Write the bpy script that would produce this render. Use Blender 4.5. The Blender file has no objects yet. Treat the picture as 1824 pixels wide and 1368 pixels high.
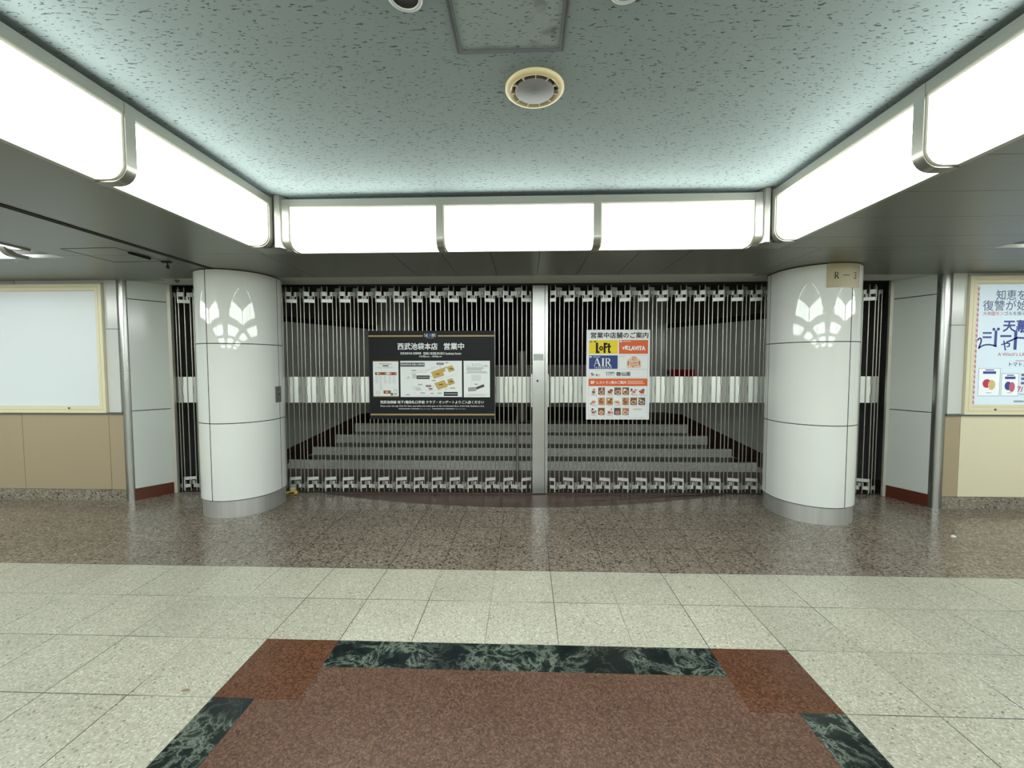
import bpy, math, random
from mathutils import Vector, Matrix

scene = bpy.context.scene
COL = scene.collection
random.seed(7)

# ------------------------------------------------------------------ camera
cam_data = bpy.data.cameras.new('camera')
cam_data.sensor_width = 36.0
cam_data.lens = 36.0 * 736.5 / 1824.0
cam_data.clip_start = 0.05
cam = bpy.data.objects.new('camera', cam_data)
COL.objects.link(cam)
YAW, PIT, ROL = 0.0342, -0.0469, -0.0013
_f = Vector((-math.sin(YAW) * math.cos(PIT), math.cos(YAW) * math.cos(PIT), math.sin(PIT)))
_r = Vector((math.cos(YAW), math.sin(YAW), 0))
_u = _r.cross(_f)
_R = _r * math.cos(ROL) + _u * math.sin(ROL)
_U = -_r * math.sin(ROL) + _u * math.cos(ROL)
cam.matrix_world = Matrix(((_R.x, _U.x, -_f.x, 0.0), (_R.y, _U.y, -_f.y, 0.0), (_R.z, _U.z, -_f.z, 1.509), (0, 0, 0, 1)))
scene.camera = cam

# ------------------------------------------------------------------ world, exposure
world = bpy.data.worlds.new('world')
scene.world = world
world.use_nodes = True
world.node_tree.nodes['Background'].inputs[0].default_value = (0.6, 0.65, 0.65, 1)
world.node_tree.nodes['Background'].inputs[1].default_value = 0.02
scene.view_settings.view_transform = 'Standard'
scene.view_settings.look = 'None'
scene.view_settings.gamma = 1.0
scene.view_settings.use_curve_mapping = False
scene.view_settings.exposure = 0.0
LAMP = 10.2                       # radiance of the frosted light boxes


# ------------------------------------------------------------------ materials
def lin(c):
    out = []
    for v in c:
        v = v / 255.0
        out.append(v / 12.92 if v <= 0.04045 else ((v + 0.055) / 1.055) ** 2.4)
    return (out[0], out[1], out[2], 1.0)


MATS = {}


def mat(name, rgb, rough=0.5, metal=0.0, spec=0.5, emit=0.0, noise=0.0, nscale=8.0, bump=0.0, stretch=None, coat=0.0):
    if name in MATS:
        return MATS[name]
    m = bpy.data.materials.new(name)
    m.use_nodes = True
    nt = m.node_tree
    b = nt.nodes['Principled BSDF']
    b.inputs['Base Color'].default_value = lin(rgb)
    b.inputs['Roughness'].default_value = rough
    b.inputs['Metallic'].default_value = metal
    b.inputs['Specular IOR Level'].default_value = spec
    if coat:
        b.inputs['Coat Weight'].default_value = coat
        b.inputs['Coat Roughness'].default_value = 0.04
    if emit:
        b.inputs['Emission Color'].default_value = lin(rgb)
        b.inputs['Emission Strength'].default_value = emit
    if noise or bump:
        tc = nt.nodes.new('ShaderNodeTexCoord')
        mp = nt.nodes.new('ShaderNodeMapping')
        mp.inputs['Scale'].default_value = stretch or (1, 1, 1)
        nz = nt.nodes.new('ShaderNodeTexNoise')
        nz.inputs['Scale'].default_value = nscale
        nz.inputs['Detail'].default_value = 5
        nt.links.new(tc.outputs['Object'], mp.inputs[0])
        nt.links.new(mp.outputs[0], nz.inputs['Vector'])
        if noise:
            mx = nt.nodes.new('ShaderNodeMix')
            mx.data_type = 'RGBA'
            c = lin(rgb)
            mx.inputs[6].default_value = tuple(v * (1 - noise) for v in c[:3]) + (1,)
            mx.inputs[7].default_value = tuple(min(1, v * (1 + noise)) for v in c[:3]) + (1,)
            nt.links.new(nz.outputs['Fac'], mx.inputs[0])
            nt.links.new(mx.outputs[2], b.inputs['Base Color'])
        if bump:
            bp = nt.nodes.new('ShaderNodeBump')
            bp.inputs['Strength'].default_value = bump
            bp.inputs['Distance'].default_value = 0.002
            nt.links.new(nz.outputs['Fac'], bp.inputs['Height'])
            nt.links.new(bp.outputs[0], b.inputs['Normal'])
    MATS[name] = m
    return m


def stone(name, stops, scale, rough, tile=None, joint=None, joint_faint=None, detail=2.0, spec=0.5, voro=True, bumpy=0.0):
    """Speckled stone: voronoi chips coloured through a ramp, plus an optional grid of tile joints."""
    m = bpy.data.materials.new(name)
    m.use_nodes = True
    nt = m.node_tree
    N, L = nt.nodes, nt.links
    b = N['Principled BSDF']
    b.inputs['Roughness'].default_value = rough
    b.inputs['Specular IOR Level'].default_value = spec
    tc = N.new('ShaderNodeTexCoord')
    vo = N.new('ShaderNodeTexVoronoi')
    vo.inputs['Scale'].default_value = scale
    nzd = N.new('ShaderNodeTexNoise')
    nzd.inputs['Scale'].default_value = scale * 0.6
    nzd.inputs['Detail'].default_value = detail
    ad = N.new('ShaderNodeVectorMath')
    ad.operation = 'MULTIPLY_ADD'
    ad.inputs[1].default_value = (0.9 / scale,) * 3
    L.new(tc.outputs['Object'], nzd.inputs['Vector'])
    L.new(nzd.outputs['Color'], ad.inputs[0])
    L.new(tc.outputs['Object'], ad.inputs[2])
    L.new(ad.outputs[0], vo.inputs['Vector'])
    sp = N.new('ShaderNodeSeparateColor')
    L.new(vo.outputs['Color'], sp.inputs[0])
    rp = N.new('ShaderNodeValToRGB')
    while len(rp.color_ramp.elements) > 1:
        rp.color_ramp.elements.remove(rp.color_ramp.elements[-1])
    rp.color_ramp.elements[0].position = stops[0][0]
    rp.color_ramp.elements[0].color = lin(stops[0][1])
    for p, c in stops[1:]:
        e = rp.color_ramp.elements.new(p)
        e.color = lin(c)
    L.new(sp.outputs[0], rp.inputs[0])
    col = rp.outputs[0]
    # broad wear
    nw = N.new('ShaderNodeTexNoise')
    nw.inputs['Scale'].default_value = 1.7
    nw.inputs['Detail'].default_value = 4
    L.new(tc.outputs['Object'], nw.inputs['Vector'])
    rw = N.new('ShaderNodeMapRange')
    rw.inputs['From Min'].default_value = 0.3
    rw.inputs['From Max'].default_value = 0.7
    rw.inputs['To Min'].default_value = 0.9
    rw.inputs['To Max'].default_value = 1.06
    L.new(nw.outputs['Fac'], rw.inputs[0])
    vm = N.new('ShaderNodeVectorMath')
    vm.operation = 'SCALE'
    L.new(col, vm.inputs[0])
    L.new(rw.outputs[0], vm.inputs['Scale'])
    col = vm.outputs[0]
    if tile:
        T, x0, y0 = tile
        mp = N.new('ShaderNodeMapping')
        mp.inputs['Location'].default_value = (-x0, -y0, 0)
        L.new(tc.outputs['Object'], mp.inputs[0])
        br = N.new('ShaderNodeTexBrick')
        br.offset = 0.0
        br.squash = 1.0
        br.inputs['Scale'].default_value = 1.0
        br.inputs['Mortar Size'].default_value = 0.003
        br.inputs['Mortar Smooth'].default_value = 0.5
        br.inputs['Brick Width'].default_value = T
        br.inputs['Row Height'].default_value = T
        br.inputs['Color1'].default_value = (0.93, 0.93, 0.93, 1)
        br.inputs['Color2'].default_value = (1.03, 1.03, 1.03, 1)
        br.inputs['Mortar'].default_value = (1, 1, 1, 1)
        L.new(mp.outputs[0], br.inputs['Vector'])
        mv = N.new('ShaderNodeVectorMath')
        mv.operation = 'MULTIPLY'
        L.new(col, mv.inputs[0])
        L.new(br.outputs['Color'], mv.inputs[1])
        nj = N.new('ShaderNodeTexNoise')
        nj.inputs['Scale'].default_value = 1.1
        nj.inputs['Detail'].default_value = 1
        L.new(tc.outputs['Object'], nj.inputs['Vector'])
        rj = N.new('ShaderNodeMapRange')
        rj.inputs['From Min'].default_value = 0.44
        rj.inputs['From Max'].default_value = 0.54
        L.new(nj.outputs['Fac'], rj.inputs[0])
        mj = N.new('ShaderNodeMix')
        mj.data_type = 'RGBA'
        mj.inputs[6].default_value = lin(joint_faint)
        mj.inputs[7].default_value = lin(joint)
        L.new(rj.outputs[0], mj.inputs[0])
        mx = N.new('ShaderNodeMix')
        mx.data_type = 'RGBA'
        L.new(br.outputs['Fac'], mx.inputs[0])
        L.new(mv.outputs[0], mx.inputs[6])
        L.new(mj.outputs[2], mx.inputs[7])
        col = mx.outputs[2]
    L.new(col, b.inputs['Base Color'])
    # roughness wear
    rr = N.new('ShaderNodeMapRange')
    rr.inputs['To Min'].default_value = rough * 0.75
    rr.inputs['To Max'].default_value = rough * 1.3
    L.new(nw.outputs['Fac'], rr.inputs[0])
    L.new(rr.outputs[0], b.inputs['Roughness'])
    if bumpy:
        bp = N.new('ShaderNodeBump')
        bp.inputs['Strength'].default_value = bumpy
        bp.inputs['Distance'].default_value = 0.001
        L.new(nzd.outputs['Fac'], bp.inputs['Height'])
        L.new(bp.outputs[0], b.inputs['Normal'])
    MATS[name] = m
    return m


def marble(name):
    m = bpy.data.materials.new(name)
    m.use_nodes = True
    N, L = m.node_tree.nodes, m.node_tree.links
    b = N['Principled BSDF']
    b.inputs['Roughness'].default_value = 0.22
    tc = N.new('ShaderNodeTexCoord')
    nz = N.new('ShaderNodeTexNoise')
    nz.inputs['Scale'].default_value = 7.0
    nz.inputs['Detail'].default_value = 12
    nz.inputs['Roughness'].default_value = 0.7
    nz.inputs['Distortion'].default_value = 0.7
    L.new(tc.outputs['Object'], nz.inputs['Vector'])
    sub = N.new('ShaderNodeMath')
    sub.operation = 'SUBTRACT'
    sub.inputs[1].default_value = 0.5
    ab = N.new('ShaderNodeMath')
    ab.operation = 'ABSOLUTE'
    L.new(nz.outputs['Fac'], sub.inputs[0])
    L.new(sub.outputs[0], ab.inputs[0])
    r1 = N.new('ShaderNodeValToRGB')
    r1.color_ramp.elements[0].position = 0.0
    r1.color_ramp.elements[0].color = lin((126, 134, 124))
    r1.color_ramp.elements[1].position = 0.13
    r1.color_ramp.elements[1].color = lin((17, 26, 26))
    e = r1.color_ramp.elements.new(0.02)
    e.color = lin((76, 86, 78))
    e = r1.color_ramp.elements.new(0.055)
    e.color = lin((36, 46, 43))
    L.new(ab.outputs[0], r1.inputs[0])
    n2 = N.new('ShaderNodeTexNoise')
    n2.inputs['Scale'].default_value = 3.2
    L.new(tc.outputs['Object'], n2.inputs['Vector'])
    rm = N.new('ShaderNodeMapRange')
    rm.inputs['From Min'].default_value = 0.42
    rm.inputs['From Max'].default_value = 0.55
    L.new(n2.outputs['Fac'], rm.inputs[0])
    mx = N.new('ShaderNodeMix')
    mx.data_type = 'RGBA'
    mx.inputs[7].default_value = lin((17, 27, 28))
    inv = N.new('ShaderNodeMath')
    inv.operation = 'SUBTRACT'
    inv.inputs[0].default_value = 1.0
    L.new(rm.outputs[0], inv.inputs[1])
    sc = N.new('ShaderNodeMath')
    sc.operation = 'MULTIPLY'
    sc.inputs[1].default_value = 0.85
    L.new(inv.outputs[0], sc.inputs[0])
    L.new(sc.outputs[0], mx.inputs[0])
    L.new(r1.outputs[0], mx.inputs[6])
    L.new(mx.outputs[2], b.inputs['Base Color'])
    MATS[name] = m
    return m


def fissured(name, base, dark, dirt=False):
    """Mineral-fibre ceiling board: short dashes cut in a pale board."""
    m = bpy.data.materials.new(name)
    m.use_nodes = True
    N, L = m.node_tree.nodes, m.node_tree.links
    b = N['Principled BSDF']
    b.inputs['Roughness'].default_value = 0.9
    b.inputs['Specular IOR Level'].default_value = 0.2
    tc = N.new('ShaderNodeTexCoord')
    masks = []
    for k, (rot, sx, sy, thr) in enumerate(((0.22, 30, 108, 0.645), (-0.5, 36, 112, 0.66))):
        mp = N.new('ShaderNodeMapping')
        mp.inputs['Rotation'].default_value = (0, 0, rot)
        mp.inputs['Scale'].default_value = (sx, sy, 1)
        mp.inputs['Location'].default_value = (k * 7.3, k * 3.1, 0)
        nz = N.new('ShaderNodeTexNoise')
        nz.inputs['Scale'].default_value = 1.0
        nz.inputs['Detail'].default_value = 1.5
        nz.inputs['Distortion'].default_value = 0.45
        L.new(tc.outputs['Object'], mp.inputs[0])
        L.new(mp.outputs[0], nz.inputs['Vector'])
        rm = N.new('ShaderNodeMapRange')
        rm.inputs['From Min'].default_value = thr
        rm.inputs['From Max'].default_value = thr + 0.045
        L.new(nz.outputs['Fac'], rm.inputs[0])
        masks.append(rm.outputs[0])
    mxm = N.new('ShaderNodeMath')
    mxm.operation = 'MAXIMUM'
    L.new(masks[0], mxm.inputs[0])
    L.new(masks[1], mxm.inputs[1])
    nb = N.new('ShaderNodeTexNoise')
    nb.inputs['Scale'].default_value = 2.0
    nb.inputs['Detail'].default_value = 4
    L.new(tc.outputs['Object'], nb.inputs['Vector'])
    cb = N.new('ShaderNodeMix')
    cb.data_type = 'RGBA'
    c = lin(base)
    cb.inputs[6].default_value = tuple(v * 0.93 for v in c[:3]) + (1,)
    cb.inputs[7].default_value = tuple(v * 1.05 for v in c[:3]) + (1,)
    L.new(nb.outputs['Fac'], cb.inputs[0])
    colr = cb.outputs[2]
    if dirt:
        # grime with its own shape along the far and right-hand rim of the hatch panel
        sx = N.new('ShaderNodeSeparateXYZ')
        L.new(tc.outputs['Object'], sx.inputs[0])
        r1 = N.new('ShaderNodeMapRange')
        r1.inputs['From Min'].default_value = 0.02
        r1.inputs['From Max'].default_value = 0.22
        L.new(sx.outputs[0], r1.inputs[0])
        r2 = N.new('ShaderNodeMapRange')
        r2.inputs['From Min'].default_value = 0.16
        r2.inputs['From Max'].default_value = 0.27
        L.new(sx.outputs[1], r2.inputs[0])
        am = N.new('ShaderNodeMath')
        am.operation = 'MAXIMUM'
        L.new(r1.outputs[0], am.inputs[0])
        L.new(r2.outputs[0], am.inputs[1])
        nd = N.new('ShaderNodeTexNoise')
        nd.inputs['Scale'].default_value = 13
        nd.inputs['Detail'].default_value = 6
        L.new(tc.outputs['Object'], nd.inputs['Vector'])
        r3 = N.new('ShaderNodeMapRange')
        r3.inputs['From Min'].default_value = 0.5
        r3.inputs['From Max'].default_value = 0.68
        L.new(nd.outputs['Fac'], r3.inputs[0])
        mu = N.new('ShaderNodeMath')
        mu.operation = 'MULTIPLY'
        L.new(am.outputs[0], mu.inputs[0])
        L.new(r3.outputs[0], mu.inputs[1])
        md = N.new('ShaderNodeMix')
        md.data_type = 'RGBA'
        md.inputs[7].default_value = lin((78, 80, 79))
        L.new(mu.outputs[0], md.inputs[0])
        L.new(colr, md.inputs[6])
        colr = md.outputs[2]
    mx = N.new('ShaderNodeMix')
    mx.data_type = 'RGBA'
    mx.inputs[7].default_value = lin(dark)
    L.new(mxm.outputs[0], mx.inputs[0])
    L.new(colr, mx.inputs[6])
    L.new(mx.outputs[2], b.inputs['Base Color'])
    bp = N.new('ShaderNodeBump')
    bp.inputs['Strength'].default_value = 0.6
    bp.inputs['Distance'].default_value = 0.004
    bp.invert = True
    L.new(mxm.outputs[0], bp.inputs['Height'])
    L.new(bp.outputs[0], b.inputs['Normal'])
    MATS[name] = m
    return m


TILE = (0.4, 0.1757, 2.963)
M_FLOOR = stone('pale_terrazzo', [(0.0, (120, 115, 101)), (0.035, (165, 161, 143)), (0.2, (185, 182, 164)), (0.7, (192, 189, 172)), (0.93, (215, 211, 196))],
                140, 0.33, TILE, (56, 52, 55), (152, 148, 131), spec=0.4)
M_DARK = stone('brown_terrazzo', [(0.0, (50, 44, 39)), (0.1, (88, 79, 70)), (0.24, (129, 117, 105)), (0.75, (140, 127, 114)), (0.93, (166, 154, 140))],
               85, 0.2, TILE, (46, 40, 35), (72, 64, 56), spec=0.45)
M_RED = stone('red_granite', [(0.0, (66, 48, 39)), (0.2, (92, 66, 53)), (0.6, (101, 73, 59)), (0.92, (120, 93, 78))], 150, 0.33, spec=0.35)
M_RUST = stone('rust_granite', [(0.0, (64, 41, 28)), (0.3, (92, 56, 37)), (0.6, (100, 63, 42)), (0.92, (112, 78, 57))], 130, 0.3, spec=0.35)
M_ARC = stone('dark_red_granite', [(0.0, (62, 46, 40)), (0.4, (84, 62, 53)), (0.8, (96, 73, 62))], 120, 0.34, spec=0.35)
M_PLINTH = stone('grey_granite', [(0.0, (66, 61, 54)), (0.12, (112, 106, 94)), (0.3, (130, 123, 110)), (0.7, (138, 131, 117)), (0.93, (160, 153, 138))], 70, 0.25)
M_RISER = stone('pale_riser_stone', [(0.0, (168, 168, 163)), (0.4, (192, 192, 187)), (0.8, (204, 204, 199))], 70, 0.45)
M_TREAD = stone('brown_tread_stone', [(0.0, (30, 24, 21)), (0.5, (46, 37, 33)), (0.9, (60, 51, 45))], 70, 0.35)
M_MARBLE = marble('green_marble')
M_CEIL = fissured('fissured_board', (127, 138, 137), (70, 79, 79))
M_HATCHB = fissured('fissured_board_grimy', (136, 146, 144), (76, 85, 84), dirt=True)
M_SOFFIT = mat('soffit_metal', (122, 124, 116), 0.36, 0.5, noise=0.05, nscale=3, stretch=(1, 14, 1))
M_SOFFIT_P = mat('soffit_paint', (176, 178, 172), 0.5)
M_STEEL = mat('brushed_steel', (172, 173, 170), 0.26, 1.0)
M_BASE = mat('base_band_steel', (196, 196, 192), 0.36, 0.6, noise=0.14, nscale=9, stretch=(3, 3, 0.02))
M_FRAME = mat('lightbox_frame_metal', (158, 157, 148), 0.33, 0.8)
M_TRIM = mat('lightbox_trim_cream', (214, 212, 196), 0.4, 0.2)
M_ROD = mat('rod_metal', (166, 163, 154), 0.28, 0.9)
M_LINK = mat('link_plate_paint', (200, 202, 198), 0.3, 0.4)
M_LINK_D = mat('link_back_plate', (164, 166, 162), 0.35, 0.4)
M_BAND = mat('band_plate_paint', (222, 226, 221), 0.3, 0.35)
M_WHITE = mat('white_glazed_panel', (230, 233, 229), 0.025, 0.0, spec=0.6, noise=0.015, nscale=3)
M_WHITE2 = mat('white_panel', (208, 209, 206), 0.16, 0.0)
M_CHAMF = mat('white_chamfer_panel', (212, 217, 212), 0.14, 0.0, noise=0.015, nscale=4)
M_TAN = mat('tan_panel', (168, 152, 126), 0.45, noise=0.02, nscale=30)
M_CREAM = mat('cream_panel', (222, 214, 186), 0.45, noise=0.015, nscale=20)
M_LEDGE = mat('ledge_metal', (108, 116, 112), 0.3, 0.6)
M_BLACK = mat('black_joint', (16, 15, 15), 0.7)
M_JOINT = mat('dark_joint', (62, 48, 44), 0.7)
M_REDBASE = mat('red_brown_skirting', (92, 44, 28), 0.3, noise=0.12, nscale=14)
M_SKIRT = mat('dark_red_skirting', (44, 20, 16), 0.4, noise=0.1, nscale=10)
M_CASE = mat('cream_case_frame', (226, 218, 186), 0.35, noise=0.02, nscale=5)
M_CASEP = mat('cream_case_lip', (210, 201, 166), 0.4)
M_DISP = mat('blank_display_panel', (222, 229, 234), 0.35)
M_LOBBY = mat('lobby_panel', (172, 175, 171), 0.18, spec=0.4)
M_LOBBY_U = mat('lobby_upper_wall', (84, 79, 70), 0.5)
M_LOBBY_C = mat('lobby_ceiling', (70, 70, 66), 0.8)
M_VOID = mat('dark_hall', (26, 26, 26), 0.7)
M_HALLGREY = mat('hall_counter_grey', (150, 150, 146), 0.5)
M_JAMB = mat('gate_jamb_metal', (196, 193, 182), 0.4, 0.3)
M_GREY = mat('grey_plate', (112, 113, 108), 0.4, 0.5)
M_INK = mat('black_ink', (22, 21, 24), 0.6)
M_SPK_RING = mat('yellowed_plastic', (196, 182, 138), 0.4)
M_SPK_DISC = mat('grey_disc', (118, 118, 117), 0.6)
M_LAMPWHITE = mat('frosted_diffuser', (245, 252, 248), 0.3, emit=LAMP)


# ------------------------------------------------------------------ mesh helpers
def text_geo(body):
    c = bpy.data.curves.new('t', 'FONT')
    c.body = body
    c.resolution_u = 2
    o = bpy.data.objects.new('t', c)
    COL.objects.link(o)
    dg = bpy.context.evaluated_depsgraph_get()
    m = bpy.data.meshes.new_from_object(o.evaluated_get(dg))
    vs = [tuple(v.co) for v in m.vertices]
    fs = [tuple(p.vertices) for p in m.polygons]
    bpy.data.objects.remove(o)
    bpy.data.curves.remove(c)
    bpy.data.meshes.remove(m)
    return vs, fs


class MB:
    """Collects shapes and links them as ONE mesh object."""

    def __init__(self):
        self.v, self.f, self.m = [], [], []

    def add(self, vs, fs, mi=0):
        n = len(self.v)
        self.v += [tuple(p) for p in vs]
        self.f += [tuple(i + n for i in f) for f in fs]
        self.m += [mi] * len(fs)
        return self

    def box(self, x0, y0, z0, x1, y1, z1, mi=0):
        x0, x1 = min(x0, x1), max(x0, x1)
        y0, y1 = min(y0, y1), max(y0, y1)
        z0, z1 = min(z0, z1), max(z0, z1)
        vs = [(x0, y0, z0), (x1, y0, z0), (x1, y1, z0), (x0, y1, z0), (x0, y0, z1), (x1, y0, z1), (x1, y1, z1), (x0, y1, z1)]
        fs = [(3, 2, 1, 0), (4, 5, 6, 7), (0, 1, 5, 4), (1, 2, 6, 5), (2, 3, 7, 6), (3, 0, 4, 7)]
        return self.add(vs, fs, mi)

    def prism(self, poly, z0, z1, mi=0):
        """poly counter-clockwise in xy, extruded in z."""
        n = len(poly)
        vs = [(x, y, z0) for x, y in poly] + [(x, y, z1) for x, y in poly]
        fs = [tuple(range(n - 1, -1, -1)), tuple(range(n, 2 * n))]
        fs += [(i, (i + 1) % n, n + (i + 1) % n, n + i) for i in range(n)]
        return self.add(vs, fs, mi)

    def wallpoly(self, poly, y0, y1, mi=0):
        """poly in xz (counter-clockwise seen from -y), extruded from y0 (front) to y1."""
        n = len(poly)
        vs = [(x, y0, z) for x, z in poly] + [(x, y1, z) for x, z in poly]
        fs = [tuple(range(n)), tuple(range(2 * n - 1, n - 1, -1))]
        fs += [((i + 1) % n, i, n + i, n + (i + 1) % n) for i in range(n)]
        return self.add(vs, fs, mi)

    def plate(self, ax, ay, bx, by, z0, z1, t=0.006, mi=0):
        """thin upright plate from (ax, ay) to (bx, by)."""
        d = Vector((bx - ax, by - ay))
        n = Vector((-d.y, d.x)).normalized() * t / 2
        return self.prism([(ax - n.x, ay - n.y), (bx - n.x, by - n.y), (bx + n.x, by + n.y), (ax + n.x, ay + n.y)], z0, z1, mi)

    def tube(self, p0, p1, r, seg=8, mi=0, r1=None):
        p0, p1 = Vector(p0), Vector(p1)
        d = (p1 - p0).normalized()
        a = d.orthogonal().normalized()
        b = d.cross(a)
        r1 = r if r1 is None else r1
        vs = []
        for p, rr in ((p0, r), (p1, r1)):
            for i in range(seg):
                t = 2 * math.pi * i / seg
                vs.append(p + (a * math.cos(t) + b * math.sin(t)) * rr)
        fs = [tuple(range(seg - 1, -1, -1)), tuple(range(seg, 2 * seg))]
        fs += [(i, (i + 1) % seg, seg + (i + 1) % seg, seg + i) for i in range(seg)]
        return self.add(vs, fs, mi)

    def lathe(self, prof, cx, cy, seg=48, mi=0):
        """prof = [(r, z)], revolved round the vertical through (cx, cy)."""
        vs, fs = [], []
        for r, z in prof:
            for i in range(seg):
                t = 2 * math.pi * i / seg
                vs.append((cx + r * math.cos(t), cy + r * math.sin(t), z))
        for k in range(len(prof) - 1):
            for i in range(seg):
                j = (i + 1) % seg
                fs.append((k * seg + i, k * seg + j, (k + 1) * seg + j, (k + 1) * seg + i))
        return self.add(vs, fs, mi)

    def rect(self, x0, z0, x1, z1, y, mi=0):
        """flat print on a board that faces -y."""
        return self.add([(x0, y, z0), (x1, y, z0), (x1, y, z1), (x0, y, z1)], [(0, 1, 2, 3)], mi)

    def pol(self, pts, y, mi=0):
        return self.add([(x, y, z) for x, z in pts], [tuple(range(len(pts)))], mi)

    def ell(self, cx, cz, rx, rz, y, mi=0, seg=14, a0=0.0):
        return self.pol([(cx + rx * math.cos(a0 + 2 * math.pi * i / seg), cz + rz * math.sin(a0 + 2 * math.pi * i / seg)) for i in range(seg)], y, mi)

    def stroke(self, pts, w, y, mi=0):
        """flat ribbon along points in xz."""
        for (a, b) in zip(pts[:-1], pts[1:]):
            d = Vector((b[0] - a[0], b[1] - a[1]))
            if d.length < 1e-9:
                continue
            n = Vector((-d.y, d.x)).normalized() * w / 2
            e = d.normalized() * w * 0.2
            self.pol([(a[0] - n.x - e.x, a[1] - n.y - e.y), (b[0] - n.x + e.x, b[1] - n.y + e.y), (b[0] + n.x + e.x, b[1] + n.y + e.y), (a[0] + n.x - e.x, a[1] + n.y - e.y)], y, mi)
        return self

    def text(self, body, x0, z0, x1, z1, y, mi=0, bold=0.0):
        """lettering fitted into the rectangle, facing -y."""
        vs, fs = text_geo(body)
        ax, bx = min(v[0] for v in vs), max(v[0] for v in vs)
        az, bz = min(v[1] for v in vs), max(v[1] for v in vs)
        sx, sz = (x1 - x0) / (bx - ax), (z1 - z0) / (bz - az)
        sh = bold * abs(sz)
        for k, (dx, dz) in enumerate(((0, 0), (sh, 0), (-sh, 0), (0, sh), (0, -sh)) if bold else ((0, 0),)):
            self.add([(x0 + (v[0] - ax) * sx + dx, y - .00004 * k, z0 + (v[1] - az) * sz + dz) for v in vs], fs, mi)
        return self

    def build(self, name, mats, parent=None, loc=None, rotz=0.0, smooth=None, bevel=0.0):
        me = bpy.data.meshes.new(name)
        me.from_pydata(self.v, [], self.f)
        if not isinstance(mats, (list, tuple)):
            mats = [mats]
        for x in mats:
            me.materials.append(x)
        if len(mats) > 1:
            me.polygons.foreach_set('material_index', self.m)
        me.update()
        if smooth:
            me.polygons.foreach_set('use_smooth', [True] * len(me.polygons))
            me.set_sharp_from_angle(angle=math.radians(smooth))
        o = bpy.data.objects.new(name, me)
        COL.objects.link(o)
        if parent:
            o.parent = parent
        if loc:
            o.location = loc
        if rotz:
            o.rotation_euler = (0, 0, rotz)
        if bevel:
            bv = o.modifiers.new('edge', 'BEVEL')
            bv.width = bevel
            bv.segments = 2
            bv.limit_method = 'ANGLE'
        return o


def tag(o, label=None, cat=None, group=None, kind=None):
    if label:
        o['label'] = label
    if cat:
        o['category'] = cat
    if group:
        o['group'] = group
    if kind:
        o['kind'] = kind
    return o


def empty(name, loc=(0, 0, 0), rotz=0.0):
    o = bpy.data.objects.new(name, None)
    o.empty_display_size = 0.1
    o.location = loc
    o.rotation_euler = (0, 0, rotz)
    COL.objects.link(o)
    return o


# ================================================================== THE SETTING
SOF = 2.43           # underside of the metal soffit
CEIL = 2.83          # ceiling inside the lit recess
XL, XR = -10.0, 10.0
YB = -19.6            # wall behind the viewer

# ---- floor: one slab with its inlays as children
BX0, BX1, BY1, BY0 = -1.424, 1.376, 2.163, -0.637      # outline of the inlaid carpet of stone
fl = MB()
fl.box(XL, YB, -0.05, BX0, 2.963, 0)
fl.box(BX1, YB, -0.05, XR, 2.963, 0)
fl.box(BX0, BY1, -0.05, BX1, 2.963, 0)
fl.box(BX0, YB, -0.05, BX1, BY0, 0)
floor = tag(fl.build('floor', M_FLOOR), 'pale cream terrazzo tile floor across the front of the picture', 'floor', kind='structure')
ARC = (4.308, 0.024, 0.082)
dk = MB().box(XL, 2.963, -0.05, XR, 4.31, 0).box(XL, 4.31, -0.05, -2.5, 4.86, 0).box(2.5, 4.31, -0.05, XR, 4.9, 0)
arc_pts = [(-2.5 + 5.0 * i / 32, ARC[0] + ARC[1] * (-2.5 + 5.0 * i / 32) + ARC[2] * (-2.5 + 5.0 * i / 32) ** 2) for i in range(33)]
# terrazzo up to the curved line, dark red stone behind it
dk.prism([(-2.5, 4.31), (2.5, 4.31)] + [(x, y) for x, y in reversed(arc_pts)], -0.05, 0)
dk.build('terrazzo_band', M_DARK, floor)['label'] = 'brown speckled terrazzo'
MB().prism(arc_pts + [(2.5, 4.86), (-2.5, 4.86)], -0.05, 0).build('stone_arc', M_ARC, floor)['label'] = 'dark red curved stone'
g = 0.195
MB().box(BX0 + g, BY0 + g, -0.05, BX1 - g, BY1 - g, 0).build('stone_field', M_RED, floor)['label'] = 'red-brown granite'
for sx in (0, 1):
    for sy in (0, 1):
        cx0 = BX0 if sx == 0 else BX1 - 0.4
        cy0 = BY1 - 0.4 if sy == 0 else BY0
        MB().box(cx0, cy0, -0.03, cx0 + 0.4, cy0 + 0.4, 0.0012).build('corner_tile', M_RUST, floor)['label'] = 'rust-coloured granite'
for (x0, y0, x1, y1) in ((BX0 + .4, BY1 - g, -.075, BY1), (-.075, BY1 - g, BX1 - .4, BY1), (BX0 + .4, BY0, BX1 - .4, BY0 + g),
                         (BX0, BY0 + .4, BX0 + g, BY1 - .4), (BX1 - g, BY0 + .4, BX1, BY1 - .4)):
    MB().box(x0 + .001, y0 + .001, -0.03, x1 - .001, y1 - .001, 0.0008).build('marble_strip', M_MARBLE, floor)['label'] = 'dark green veined marble'

# ---- soffit of metal plates round three lit recesses
RECESS = [(-2.145, 2.0, 3.40), (-8.10, -3.95, 3.46), (3.72, 7.87, 3.46)]      # outer x0, x1, far y
PITCH = 5.87                                                                  # the recesses repeat behind the viewer
RLEN = 4.145
RY0 = 3.40 - RLEN
ROWS = 4
PL = 0.03
so = MB()
EDGE = 4.335


def plates_y(x0, x1, ys):
    for a, b in zip(ys[:-1], ys[1:]):
        so.box(x0, a + .0015, SOF, x1, b - .0015, SOF + PL)


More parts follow.
